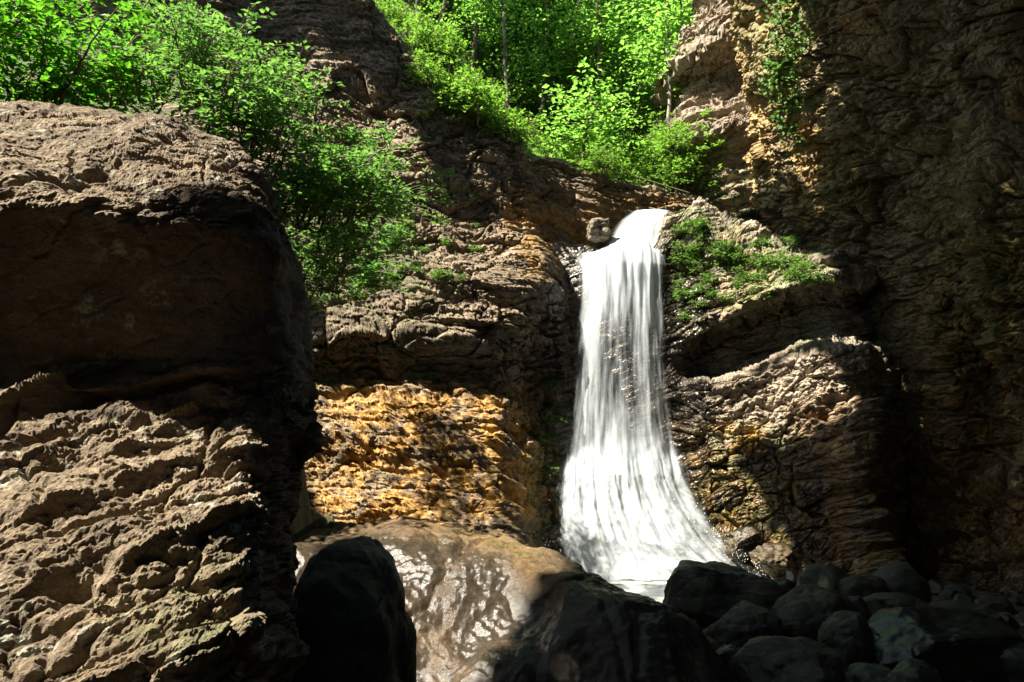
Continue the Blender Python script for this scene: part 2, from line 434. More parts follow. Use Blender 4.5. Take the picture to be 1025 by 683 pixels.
sh = obj('cliff', mesh_from('shelf_cliff', P2, grid_faces(*P2.shape[:2]), add_attrs(P2, moss=moss, ochre=ochre, wet=wet), smooth=False), M['shelf'])
tag(sh, 'stepped rock shelf the waterfall pours over, with a pale dappled ledge on its right', 'cliff')

# --- right wall: tall, leaning in over the gorge
nu, nv = 640, 560
plan = curve([(6.0, 20.5), (6.15, 18.6), (6.35, 17.2), (6.9, 15.9), (7.7, 14.4), (8.3, 13.0), (9.0, 11.2), (9.5, 9), (9.6, 5), (9.4, 0), (8.6, -6), (4, -11), (-4, -13), (-12, -12)], nu,
             lambda p: np.where(p[:, 1] < 8, .07, np.where(p[:, 1] < 11, .6, 1.0)))
tan = np.gradient(plan, axis=0); nrm = np.stack([tan[:, 1], -tan[:, 0]], 1); nrm /= np.linalg.norm(nrm, axis=1, keepdims=True)
if nrm[nu // 2, 0] > 0: nrm = -nrm
Yp = plan[:, 1][None]
v = np.linspace(0, 1, nv)[:, None]; Z = -.8 + 15.3 * v * np.ones((1, nu))
off = interp(Z, [(-.8, .75), (.2, .6), (1, .15), (2, -.1), (3.2, -.25), (4.4, -.1), (6, .2), (8, .55), (10, 1.1), (12, 1.8), (14.5, 2.6)])
off = off * (sst(20, 16.0, Yp) * .85 + .15)
# the column-like bulge hanging at the right of the view, ragged at its foot
bul = sst(13.7, 12.9, Yp) * sst(9.8, 10.8, Yp)
off = off + bul * interp(Z, [(-.8, 0), (1.2, -.15), (1.6, .0), (2.0, .42), (3.4, .62), (5.2, .8), (6.4, .55), (8, .1), (15, 0)])
off = off - .5 * sst(14.4, 13.9, Yp) * sst(12.9, 13.5, Yp) * sst(1.4, 2.2, Z) * sst(5.2, 3.6, Z)
P = np.zeros((nv, nu, 3)); P[..., 0] = plan[None, :, 0] + nrm[None, :, 0] * off; P[..., 1] = plan[None, :, 1] + nrm[None, :, 1] * off; P[..., 2] = Z
N = grid_normals(smooth_grid(P, 10))
if N[nv // 2, nu // 2, 0] > 0: N = -N
d = rockdisp(P, (-.35, -.35, 1), 1.0, 51, lay=.35, blk=1.5, fine=1.8)
# drip columns at the foot of the bulge
d += bul * sst(4.2, 2.4, Z) * sst(1.2, 2.0, Z) * .14 * ridged(P * np.array([4.2, 4.2, .45]), 3, 58)
P2 = P + N * d[..., None]
moss = np.clip(1.0 * box(P2, 930, 1060, 170, 360, 30) + .55 * box(P2, 820, 870, 120, 330, 20) + .35 * sst(.15, .4, fbm(P2 * .5, 3, 61)), 0, 1)
ochre = np.clip(.9 * box(P2, 930, 1060, 250, 560, 40) + .85 * box(P2, 850, 960, 440, 570, 35) + .55 * sst(0, .35, fbm(P2 * .45, 3, 63)), 0, 1)
wet = np.clip(.5 * sst(1.2, .2, P2[..., 2]) + .4 * sst(.05, .35, fbm(P2 * .4, 2, 66)), 0, 1)
rw = obj('cliff', mesh_from('right_wall', P2, grid_faces(*P2.shape[:2]), add_attrs(P2, moss=moss, ochre=ochre, wet=wet), smooth=False), M['wall'])
tag(rw, 'tall shaded olive brown rock wall leaning over the boulders, right of the waterfall', 'cliff')

# --- outcrop beyond the lip
nu, nv = 300, 330
plan = curve([(5.0, 23), (4.4, 21.4), (4.35, 20.3), (4.7, 19.5), (5.4, 18.9), (6.2, 18.6), (7.2, 18.4), (8.5, 18.5)], nu)
tan = np.gradient(plan, axis=0); nrm = np.stack([tan[:, 1], -tan[:, 0]], 1); nrm /= np.linalg.norm(nrm, axis=1, keepdims=True)
v = np.linspace(0, 1, nv)[:, None]; Z = 5.5 + 11.5 * v * np.ones((1, nu))
off = interp(Z, [(5.5, .7), (7, .5), (8.2, .3), (9, .05), (9.6, -.1), (10.1, .45), (10.8, .25), (11.4, -.15), (12.1, -.3), (12.5, .35), (13.2, .1), (14.2, -.4), (17, -1.6)])
P = np.zeros((nv, nu, 3)); P[..., 0] = plan[None, :, 0] + nrm[None, :, 0] * off; P[..., 1] = plan[None, :, 1] + nrm[None, :, 1] * off; P[..., 2] = Z + .22 * (plan[None, :, 0] - 5.5)
N = grid_normals(smooth_grid(P, 8))
if N[nv // 2, int(nu * .8), 1] > 0: N = -N
P2 = P + N * rockdisp(P, (-.3, .1, 1), 1.0, 71, lay=1.3)[..., None]
moss = np.clip(.8 * box(P2, 690, 800, 165, 240, 15) + .5 * box(P2, 760, 810, 0, 140, 12), 0, 1)
oc = obj('cliff', mesh_from('outcrop', P2, grid_faces(*P2.shape[:2]), add_attrs(P2, moss=moss, ochre=.25 * sst(9.5, 8, P2[..., 2]), wet=0 * P2[..., 0]), smooth=False), M['outcrop'])
tag(oc, 'pale sunlit rock outcrop above the waterfall, banded by dark overhangs', 'cliff')

# ------------------------------------------------------------------ HILLSIDE, BANK, GROUND, WATER
def hill_y0(x): return 17.2 + 2.0 * sst(-1.8, .4, x)
def hill_z(x, y):
    y0 = hill_y0(x)
    base = interp(x, [(-30, 15), (-5, 13.2), (-3, 12.2), (-1.2, 10.3), (.2, 9.5), (1.5, 9.0), (3, 8.7), (5, 8.3), (7, 9), (20, 16), (60, 24)])
    return base - .15 + np.maximum(y - y0, 0) * .72 - (3 + 2 * sst(-1, .4, x)) * np.maximum(y0 - y, 0) - .25 * sst(.5, 1.5, x) - .4 * sst(.8, .2, x) + .5 * fbm(np.stack([x, y, 0 * x], -1) * .25, 3, 81)
gx, gy = np.meshgrid(np.concatenate([np.linspace(-60, -8, 30), np.linspace(-7.8, 14, 130), np.linspace(15, 80, 30)]), 15.9 + 91 * np.linspace(0, 1, 210) ** 2)
V = np.stack([gx, gy, hill_z(gx, gy)], -1)
hl = obj('hillside', mesh_from('hillside', V, grid_faces(*gx.shape), {'moss': np.full(gx.size, .85), 'ochre': np.zeros(gx.size), 'wet': np.zeros(gx.size)}), M['soil'])
tag(hl, 'leaf littered wooded slope rising above the cliff', None, None, 'structure')

def bank_z(x, y):
    b = interp(x, [(-30, 9), (-10, 7.2), (-6, 6.0), (-4.2, 4.9), (-3.0, 3.6), (-2.6, .6), (-2.0, -.4), (0, -.8)])
    return b * sst(5.0, 9.5, y) * (1 - .75 * sst(10.2, 12.4, y)) - .5 * sst(6.5, 5, y) + .35 * fbm(np.stack([x, y, 0 * x], -1) * .7, 4, 83)
gx, gy = np.meshgrid(np.concatenate([np.linspace(-30, -9, 30), np.linspace(-8.9, -1.4, 260)]), np.linspace(4.6, 15.5, 320))
V = np.stack([gx, gy, bank_z(gx, gy)], -1)
V[..., 2] += .2 * ridged(V * 1.3, 5, 87, .6)
obj('bank', mesh_from('bank', V, grid_faces(*gx.shape), {'moss': np.full(gx.size, .6), 'ochre': np.full(gx.size, .15), 'wet': np.zeros(gx.size)}), M['soil'])['kind'] = 'structure'

def ground_z(x, y):
    return .22 * sst(11.5, 8.5, y) + .25 * sst(4, 8, x) * sst(14, 9, y) - .35 * sst(11, 12.6, y) * sst(6.5, 4.5, x) + .08 * fbm(np.stack([x, y, 0 * x], -1) * .9, 4, 89) + .05 * ridged(np.stack([x, y, 0 * x], -1) * 2.5, 3, 90)
gx, gy = np.meshgrid(np.concatenate([-2 - 300 * np.linspace(1, 0, 30)[:-1] ** 2.5, np.linspace(-2, 10, 220), 10 + 300 * np.linspace(0, 1, 30)[1:] ** 2.5]),
                     np.concatenate([-200 * np.linspace(1, 0, 25)[:-1] ** 2.2, np.linspace(0, 17, 220), 17 + 300 * np.linspace(0, 1, 20)[1:] ** 2]))
V = np.stack([gx, gy, ground_z(gx, gy)], -1)
obj('ground', mesh_from('ground', V, grid_faces(*gx.shape)), M['bed'])['kind'] = 'structure'

m, nt = nodes_of('pool_water'); b = NB(nt)
geo = b.n('ShaderNodeTexCoord').outputs['Object']
dist = b.n('ShaderNodeVectorMath', operation='DISTANCE'); dist.inputs[1].default_value = (2.5, 14.3, 0); b.l(geo, dist.inputs[0])
foam = b.math('MULTIPLY', b.map(dist.outputs['Value'], 3.6, .8), b.map(b.noise(geo, 3.5, 6, .65, .8), .3, .62))
p = b.n('ShaderNodeBsdfPrincipled'); b.l(b.mix(foam, (.10, .115, .075), (.75, .77, .74)), p.inputs['Base Color']); p.inputs['Roughness'].default_value = .12
bp = b.n('ShaderNodeBump'); bp.inputs['Strength'].default_value = .35; bp.inputs['Distance'].default_value = .05
b.l(b.noise(geo, 6, 4, .6, .5), bp.inputs['Height']); b.l(bp.outputs[0], p.inputs['Normal'])
o = b.n('ShaderNodeOutputMaterial'); b.l(p.outputs[0], o.inputs[0]); M['water'] = m
gx, gy = np.meshgrid(np.linspace(-3, 9, 40), np.linspace(9.5, 17, 30))
w = obj('water', mesh_from('pool', np.stack([gx, gy, .02 + 0 * gx], -1), grid_faces(*gx.shape)), M['water']); w['kind'] = 'structure'

# ------------------------------------------------------------------ BIG BOULDER
nz, na = 660, 760
th = np.concatenate([np.linspace(-math.pi * .98, -.15, 600, endpoint=False), np.linspace(-.15, math.pi * .6, 110, endpoint=False), np.linspace(math.pi * .6, math.pi * 1.02, 50, endpoint=False)])
uf = np.linspace(0, 1, 6000)
zf = np.where(uf < .86, -.2 + 4.15 * (uf / .86), 3.95 + .22 * ((uf - .86) / .14))
yff = interp(zf, [(-.2, 1.75), (1.5, 2.25), (1.9, 2.68), (2.28, 3.12), (2.42, 3.36), (2.6, 3.36), (3.0, 3.12), (3.17, 3.0), (3.25, 3.02), (3.6, 3.5), (3.95, 4.05), (4.2, 4.3)])
sf = np.concatenate([[0], np.cumsum(np.hypot(np.diff(zf), np.diff(yff)) * np.where(zf[1:] < 1.2, .35, 1) + .3 * np.diff(uf))])
u = np.interp(np.linspace(0, sf[-1], nz), sf, uf); u[-1] = 1.0
z_l = np.where(u < .86, -.2 + (3.95 + .2) * (u / .86), 3.95 + .22 * ((u - .86) / .14))
shrink = np.where(u < .86, 1.0, np.sqrt(np.maximum(1 - ((u - .86) / .14) ** 2, 0)))
yf = interp(z_l, [(-.2, 1.75), (.8, 1.85), (1.5, 2.25), (1.9, 2.68), (2.28, 3.12), (2.42, 3.36), (2.6, 3.36), (3.0, 3.12), (3.17, 3.0), (3.25, 3.02), (3.6, 3.5), (3.95, 4.05), (4.2, 4.3)])
yb = interp(z_l, [(-.2, 4.7), (3, 4.65), (3.8, 4.7), (4.2, 4.8)])
xrf = interp(z_l, [(-.2, -.45), (1.2, -.48), (1.6, -.54), (2.0, -.7), (2.4, -.96), (3.1, -1.1), (3.4, -1.2), (3.7, -1.4), (4.2, -1.9)])
xrb = interp(z_l, [(-.2, -.95), (1.5, -.95), (2.4, -1.0), (3.1, -1.06), (3.4, -1.16), (3.7, -1.29), (3.95, -1.5), (4.2, -2.0)])
xl = np.full(nz, -5.6)
ct, st = np.cos(th)[None], np.sin(th)[None]
ne = 2 / 3.6
cx = np.sign(ct) * np.abs(ct) ** ne; sy = np.sign(st) * np.abs(st) ** ne
fr = (sy + 1) / 2                                # 0 front .. 1 back
xr = xrf[:, None] * (1 - sst(0, .45, fr)) + xrb[:, None] * sst(0, .45, fr)
mx_ = (xr + xl[:, None]) / 2; ax = (xr - xl[:, None]) / 2
my_ = (yf + yb)[:, None] / 2; ay = (yb - yf)[:, None] / 2
s_ = shrink[:, None]
P = np.stack([mx_ + ax * cx * (.25 + .75 * s_ if False else s_), my_ + ay * sy * s_, z_l[:, None] + .12 * (mx_ + ax * cx + 2) * sst(3.3, 4, z_l)[:, None] * -.25], -1)
P = smooth_grid(P, 5, True); P[..., 0] -= .03
N = grid_normals(smooth_grid(P, 8, True), True)
if N[nz // 3, 300, 1] > 0: N = -N
dk = .07 * fbm(P * .9, 3, 101) + .03 * fbm(P * 2.2, 3, 102)
lowm = sst(2.75, 2.35, P[..., 2]); topm = sst(3.05, 3.25, P[..., 2])
bed = (-.36, .25, .9)
# ledges: asymmetric steps, steep underneath, that break the lower slope and the top bevel
dk += (.02 + .065 * lowm + .022 * topm) * (strata(P, bed, .34, 105, .2, .10, .7) - .5)
dk += (.008 + .03 * lowm + .02 * topm) * (strata(P, bed, .11, 106, .25, .06, 1.2) - .5)
f1, f2, idv = worley(P * np.array([2.4, 2.4, 3.4]) + .3 * fbm(P * 1.6, 3, 109)[..., None], 107)
dk += (.006 + .004 * lowm + .004 * topm) * (idv - .5)
f1, f2, idv = worley(P * np.array([6.5, 6.5, 9]) + .4 * fbm(P * 3, 2, 110)[..., None], 108)
dk += .003 * (idv - .5)
dk += (.004 + .004 * lowm + .004 * topm) * ridged(np.stack([P[..., 0] - P[..., 2] * .9, P[..., 1], P[..., 2] + P[..., 0] * .5], -1) * np.array([3.5, 5, 5.5]), 4, 111)
al = P[..., 0] * .9 + P[..., 2] * .43; ac = -P[..., 0] * .43 + P[..., 2] * .9
dk += (.003 + .022 * lowm + .014 * topm) * ridged(np.stack([al * 1.3, P[..., 1] * 2.0, ac * 6.5], -1) + .14 * fbm(P * 2, 2, 115)[..., None], 4, 113, .6)
xq, yq = project(P)
for A_, w1, w2, ln_ in ((.13, 26, 5, [(-40, 452), (40, 418), (95, 398), (150, 385), (246, 366)]), (.07, 20, 5, [(70, 462), (150, 430), (215, 402), (252, 398)]),
                        (.09, 26, 6, [(-20, 520), (60, 500), (130, 470), (200, 447), (272, 452)]), (.07, 24, 6, [(40, 606), (100, 580), (170, 540), (240, 500), (285, 512)]),
                        (.06, 22, 6, [(-20, 590), (40, 562), (110, 540), (150, 522)]), (.025, 22, 8, [(90, 690), (150, 640), (220, 590), (300, 548)]), (.05, 14, 4, [(-20, 412), (40, 398), (90, 390)]),
                        (.05, 16, 5, [(-20, 178), (60, 172), (120, 150), (190, 132)])):
    ln_ = np.array(ln_, float)
    yl = np.interp(xq, ln_[:, 0], ln_[:, 1]) + 7 * perlin(P * 2.3, 131) * 2
    c_ = yq - yl
    dk += A_ * np.where(c_ < 0, np.exp(c_ / w1), np.exp(-c_ / w2)) * sst(ln_[0, 0] - 5, ln_[0, 0] + 40, xq) * sst(ln_[-1, 0] + 5, ln_[-1, 0] - 30, xq) * (P[..., 1] < 4.3) * (.6 + .9 * np.abs(perlin(P * 1.7, 133)))
dk += (.003 + .005 * lowm + .005 * topm) * ridged(P * 15, 4, 112, .65)
Qb = P + .06 * np.stack([fbm(P * 4, 2, 141), fbm(P * 4, 2, 142), fbm(P * 4, 2, 143)], -1)
for sc_, am_ in ((5.0, .022), (12.0, .011), (26.0, .005)):
    f1, f2, idv = worley(np.stack([(Qb[..., 0] * .9 + Qb[..., 2] * .43) * .55, Qb[..., 1] * .8, (-Qb[..., 0] * .43 + Qb[..., 2] * .9) * 1.25], -1) * sc_, 144 + int(sc_))
    dk += am_ * (.25 + .45 * lowm + .2 * topm) * (idv - .5 - .5 * sst(.12, 0, f2 - f1))
# the dark pocket in the lower slope
for (px, py, r, dp) in ((70, 576, .06, .13), (98, 556, .045, .08), (40, 160, .07, .05), (75, 172, .08, .07), (108, 160, .05, .05)):
    x, y = project(P)
    dk -= dp * np.exp(-(((x - px) / (r * 330)) ** 2 + ((y - py) / (r * 200)) ** 2)) * (P[..., 1] < 4.6)
Qw = P + .12 * np.stack([fbm(P * 2.2, 3, 121), fbm(P * 2.2, 3, 122), fbm(P * 2.2, 3, 123)], -1)
f1, f2, idv = worley(np.stack([(Qw[..., 0] * .9 + Qw[..., 2] * .43) * 1.6, Qw[..., 1] * 2, (-Qw[..., 0] * .43 + Qw[..., 2] * .9) * 4.2], -1), 124)
dk -= (.008 + .022 * lowm + .016 * topm) * sst(.09, 0, f2 - f1)
dk += (.004 + .022 * lowm + .012 * topm) * (idv - .5)
P2 = P + N * dk[..., None]
P2[-1] = P2[-1].mean(0)
Nn = grid_normals(P2, True); Nn = Nn if Nn[nz // 3, 300, 1] < 0 else -Nn
moss = np.clip(.55 * box(P2, 110, 250, 560, 680, 30) * sst(.3, .7, Nn[..., 2]), 0, 1)
bb = obj('boulder', mesh_from('big_boulder', P2, grid_faces(nz, na, True), add_attrs(P2, moss=moss, ochre=0.0 * moss, wet=0 * moss), smooth=False), M['boulder'])
tag(bb, 'huge lichen spotted boulder, sunlit along its top and lower slope, its face in shade', 'boulder')

# ------------------------------------------------------------------ OTHER BOULDERS
def ico(sub):
    bm = bmesh.new(); bmesh.ops.create_icosphere(bm, subdivisions=sub, radius=1)
    V = np.array([v.co[:] for v in bm.verts]); F = np.array([[v.index for v in f.verts] for f in bm.faces]); bm.free()
    return V, F
ICO = {k: ico(k) for k in (5, 6, 7)}
def make_boulder(name, c, r, seed, mat, label, cat='boulder', group=None, rz=0, tilt=0, cuts=7, rough=1.0, sub=6, power=2.4, bed=(0, .2, 1), wet=.4, moss=.2, shape=None, rip=0.0, ripf=1.0):
    V, F = ICO[sub]; V = V.copy()
    rg = np.random.default_rng(seed)
    l = (np.abs(V) ** power).sum(1) ** (1 / power); V = V / l[:, None]
    for k in range(cuts):                        # flat broken faces
        n = rg.normal(size=3); n[2] = n[2] * .6 + (.2 if k % 2 else 0); n /= np.linalg.norm(n)
        lim = rg.uniform(.62, .9)
        e = V @ n - lim; V = V - np.where(e > 0, e, 0)[:, None] * n * .88
    V = V * np.array(r)
    if shape is not None: V = shape(V)
    ca, sa = math.cos(rz), math.sin(rz); ct_, st_ = math.cos(tilt), math.sin(tilt)
    V = V @ np.array([[ct_, 0, st_], [0, 1, 0], [-st_, 0, ct_]]).T
    V = V @ np.array([[ca, -sa, 0], [sa, ca, 0], [0, 0, 1]]).T
    n = V / np.linalg.norm(V, axis=1, keepdims=True)
    s = max(r); Q = V + seed * 3.1
    d = .11 * s * fbm(Q / s * 1.2, 3, seed) + rough * (.03 * s * (strata(Q, bed, .22 * s, seed, .4, .1 * s, 1 / s) - .5) + .02 * fbm(Q * 3.5, 3, seed + 2) + .012 * ridged(Q * 7, 3, seed + 3))
    f1, f2, idv = worley((Q + .12 * s * fbm(Q / s * 2, 2, seed + 7)[:, None]) / s * np.array([2.2, 2.2, 3.2]), seed + 8)
    d = d + s * rough * (.03 * (idv - .5) - .018 * sst(.05, 0, f2 - f1))
    if rip: d = d + rip * ridged((Q + .1 * fbm(Q * 1.5, 2, seed)[:, None]) * np.array([6, 9, 9]) * ripf, 3, seed + 5, .45)
    V = V + n * d[:, None]
    wv = wet(V) if callable(wet) else np.full(len(V), wet)
    me = mesh_from(name, V, F, {'moss': np.full(len(V), moss), 'ochre': np.zeros(len(V)), 'wet': wv})
    o = obj(name, me, mat, None, Vector([float(x) for x in c]))
    return tag(o, label, cat, group)

# wet slab in front of the pool: tan and dry at the back, wet and steep in front, falling away to the right
nx_, ny_ = 460, 470
gx, gy = np.meshgrid(np.linspace(-3.1, 2.35, nx_), np.linspace(4.9, 10.4, ny_))
Qx = np.stack([gx, gy, 0 * gx], -1)
zc = interp(gx, [(-3.1, .2), (-2.7, 1.1), (-2.2, 1.42), (-1.2, 1.45), (-.25, 1.38), (.33, 1.24), (.83, 1.13), (1.21, 1.02), (1.5, .83), (1.8, .42), (2.05, -.1), (2.35, -.6)])
yc = interp(gx, [(-3.1, 9.2), (-.6, 9.0), (.33, 8.1), (.83, 7.6), (1.21, 7.2), (1.8, 6.8), (2.35, 6.6)])
yc = yc + .25 * fbm(Qx * .8, 2, 211)
tq = yc - gy
t0 = interp(gx, [(-2.4, 1.2), (-.6, 1.25), (.2, .8), (1, .5), (2, .2)]) + .25 * fbm(Qx * .9, 2, 212)
fr_ = np.maximum(tq, 0)
st_ = np.maximum(tq - t0, 0)
gz = zc - .07 * fr_ - 1.2 * (np.sqrt(st_ ** 2 + .45 ** 2) - .45) * sst(0, .2, st_ + .0001) - .55 * np.maximum(-tq, 0) ** 1.2
gz = gz + .10 * fbm(Qx * .75, 3, 213) + .035 * fbm(Qx * 2.4, 3, 214)
f1, f2, idv = worley((Qx + .2 * np.stack([fbm(Qx * 1.3, 3, 215), fbm(Qx * 1.3, 3, 216), 0 * gx], -1)) * np.array([.75, .55, 1]), 217)
gz = gz + .05 * (idv - .5) - .035 * sst(.05, 0, f2 - f1)
wetm = np.clip(sst(.55, 1.25, tq - .15 * gx + .35 * fbm(Qx * 1.1, 3, 218)) + sst(.1, .7, gx), 0, 1)
gz = gz + (.006 + .013 * wetm) * ridged(np.stack([gx * 6 + gy * 2.6, gy * 7.5, gz * 6], -1) + .35 * fbm(Qx * 2, 2, 220)[..., None], 3, 219, .5) + .006 * fbm(np.stack([gx, gy, gz], -1) * 18, 3, 221, .6)
gz = np.maximum(gz, -.3)
slab = obj('boulder', mesh_from('slab', np.stack([gx, gy, gz], -1), grid_faces(ny_, nx_), {'moss': .25 * sst(.4, .8, perlin(Qx * .8, 222) + .5).ravel() * (1 - wetm).ravel(), 'ochre': .22 * (1 - wetm).ravel(), 'wet': wetm.ravel()}), M['wetrock'])
tag(slab, 'broad smooth slab, tan along its back and glossy wet in front, below the waterfall', 'boulder')
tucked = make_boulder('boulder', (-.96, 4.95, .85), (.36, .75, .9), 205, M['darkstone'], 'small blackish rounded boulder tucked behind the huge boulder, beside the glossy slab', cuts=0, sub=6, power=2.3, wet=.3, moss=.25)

def rock_at(px0, px1, py_top, Y, seed, label, mat='stone', dy=1.0, rz=0, tilt=0, power=2.5, cuts=6, sub=6, **kw):
    a = pix(px0, py_top, Y); c = pix(px1, py_top, Y)
    rx = (c[0] - a[0]) / 2; top = a[2]; cx = (a[0] + c[0]) / 2
    g = float(ground_z(np.array([cx]), np.array([Y]))[0]) - .12
    hz = max((top - g) / 2, .08)
    return make_boulder('boulder', (cx, Y, g + hz), (rx * 1.08, rx * dy * 1.1, hz * 1.08), seed, M[mat], label, group='dark boulders below the right wall', rz=rz, tilt=tilt, power=power, cuts=cuts, sub=sub, **kw)
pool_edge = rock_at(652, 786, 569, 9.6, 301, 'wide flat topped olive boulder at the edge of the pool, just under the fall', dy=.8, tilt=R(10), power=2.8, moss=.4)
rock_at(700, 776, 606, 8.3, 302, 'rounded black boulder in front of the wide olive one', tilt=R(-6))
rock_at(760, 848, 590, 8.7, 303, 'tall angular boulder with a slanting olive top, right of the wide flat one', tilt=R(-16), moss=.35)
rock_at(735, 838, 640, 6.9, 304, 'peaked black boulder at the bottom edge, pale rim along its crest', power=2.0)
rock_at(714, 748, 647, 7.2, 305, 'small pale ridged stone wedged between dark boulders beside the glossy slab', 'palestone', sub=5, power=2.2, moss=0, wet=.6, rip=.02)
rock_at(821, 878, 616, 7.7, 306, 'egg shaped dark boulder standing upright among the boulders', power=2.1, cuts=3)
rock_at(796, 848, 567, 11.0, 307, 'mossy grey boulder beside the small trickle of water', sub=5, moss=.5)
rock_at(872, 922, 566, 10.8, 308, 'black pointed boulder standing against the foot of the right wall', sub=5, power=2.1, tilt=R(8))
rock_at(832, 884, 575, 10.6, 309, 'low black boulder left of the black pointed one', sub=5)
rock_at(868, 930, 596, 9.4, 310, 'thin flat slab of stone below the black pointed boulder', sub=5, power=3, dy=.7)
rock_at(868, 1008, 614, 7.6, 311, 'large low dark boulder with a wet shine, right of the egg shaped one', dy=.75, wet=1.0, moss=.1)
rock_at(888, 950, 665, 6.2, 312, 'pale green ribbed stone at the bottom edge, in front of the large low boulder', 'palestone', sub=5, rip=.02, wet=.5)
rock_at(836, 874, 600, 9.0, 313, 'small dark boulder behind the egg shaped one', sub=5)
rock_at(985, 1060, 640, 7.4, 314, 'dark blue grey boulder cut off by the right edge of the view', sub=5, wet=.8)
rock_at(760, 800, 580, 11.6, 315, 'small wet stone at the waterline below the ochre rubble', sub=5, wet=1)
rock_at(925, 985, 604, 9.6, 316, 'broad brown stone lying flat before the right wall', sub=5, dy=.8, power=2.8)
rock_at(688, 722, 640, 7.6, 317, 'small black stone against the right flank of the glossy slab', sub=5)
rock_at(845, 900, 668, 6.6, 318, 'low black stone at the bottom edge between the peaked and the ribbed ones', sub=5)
st_lab = 'small dark stone lying between the boulders below the right wall'
stf = []
rs = np.random.default_rng(77)
for k in range(4):
    o_ = make_boulder('stone', (0, 0, -5), (1, rs.uniform(.7, 1), rs.uniform(.55, .8)), 350 + k, M['stone' if k < 3 else 'palestone'], st_lab if k < 3 else 'small pale grey stone lying between the dark boulders', 'stone', 'small stones of the stream bed', sub=5, cuts=11, power=2.8)
    stf.append(o_)
for j in range(74):
    k = int(rs.choice(4, p=[.3, .3, .3, .1])); y_ = rs.uniform(7.2, 13.2); x_ = rs.uniform(.12 * y_, .66 * y_)
    if x_ > 8.0 - .2 * (y_ - 9): continue
    r_ = rs.uniform(.07, .24)
    o_ = stf[k] if stf[k].location.z < -4 else stf[k].copy()
    if o_ is not stf[k]: C.objects.link(o_)
    o_.location = (x_, y_, float(ground_z(np.array([x_]), np.array([y_]))[0]) + r_ * .25); o_.scale = (r_, r_, r_); o_.rotation_euler = (rs.uniform(-.4, .4), rs.uniform(-.4, .4), rs.uniform(0, 6.28))
# stones on the sill beside the falling water and in its splash
def sill(px, py, Y, r, seed, label, mat='wetrock', **kw):
    c = pix(px, py, Y)
    return make_boulder('rock', c, r, seed, M[mat], label, 'rock', 'rocks around the fall', sub=5, cuts=14, power=3, rough=2.2, rip=.025, **kw)
sill(598, 230, 16.3, (.27, .26, .24), 331, 'pale knobbly rock on the lip, left of the top of the fall', 'cliff', wet=.3)
sill(742, 540, 14.3, (.4, .35, .26), 335, 'low ochre brown rock where the spray meets the pool', 'wetrock', wet=.9)
sill(770, 556, 14.0, (.45, .35, .2), 336, 'flat tan rock at the waterline right of the fall', 'wetrock', wet=.7)

# ------------------------------------------------------------------ WATERFALL
m, nt = nodes_of('falling_water'); b = NB(nt)
uv = b.n('ShaderNodeUVMap').outputs[0]
def streak(sx, sy, det, off):
    mp = b.n('ShaderNodeMapping'); mp.inputs['Scale'].default_value = (sx, sy, 1); mp.inputs['Location'].default_value = (off, off * .37, off); b.l(uv, mp.inputs['Vector'])
    x = b.n('ShaderNodeTexNoise'); x.inputs['Scale'].default_value = 1; x.inputs['Detail'].default_value = det; x.inputs['Roughness'].default_value = .6; x.inputs['Distortion'].default_value = .5
    b.l(mp.outputs[0], x.inputs['Vector']); return x.outputs['Fac']
oi = b.n('ShaderNodeObjectInfo').outputs['Random']
s1 = streak(6.5, .7, 4, 3.0); s2 = streak(24, 1.3, 3, 9.0); s3 = streak(2.2, .8, 4, 21.0)
s4 = streak(7, 5, 5, 33.0)
fo = b.attr('foam')
st1 = b.math('ADD', b.math('MULTIPLY', s1, .42), b.math('ADD', b.math('MULTIPLY', s2, .26), b.math('MULTIPLY', s3, .32)))
mixn = b.n('ShaderNodeMix', data_type='FLOAT'); b.l(b.math('MULTIPLY', fo, .45), mixn.inputs[0]); b.l(st1, mixn.inputs[2]); b.l(s4, mixn.inputs[3])
val = b.math('ADD', mixn.outputs[0], b.math('SUBTRACT', b.attr('dens'), .5))
alpha = b.math('MULTIPLY', b.map(val, .34, .88), .92)
p = b.n('ShaderNodeBsdfPrincipled'); p.inputs['Base Color'].default_value = (.58, .63, .66, 1); p.inputs['Roughness'].default_value = .55
tr = b.n('ShaderNodeBsdfTranslucent'); tr.inputs['Color'].default_value = (.58, .63, .66, 1)
mx1 = b.n('ShaderNodeMixShader'); mx1.inputs[0].default_value = .3; b.l(p.outputs[0], mx1.inputs[1]); b.l(tr.outputs[0], mx1.inputs[2])
tp = b.n('ShaderNodeBsdfTransparent')
mx2 = b.n('ShaderNodeMixShader'); b.l(alpha, mx2.inputs[0]); b.l(tp.outputs[0], mx2.inputs[1]); b.l(mx1.outputs[0], mx2.inputs[2])
bp = b.n('ShaderNodeBump'); bp.inputs['Strength'].default_value = .35; bp.inputs['Distance'].default_value = .05; b.l(val, bp.inputs['Height']); b.l(bp.outputs[0], p.inputs['Normal'])
o = b.n('ShaderNodeOutputMaterial'); b.l(mx2.outputs[0], o.inputs[0]); M['fall'] = m

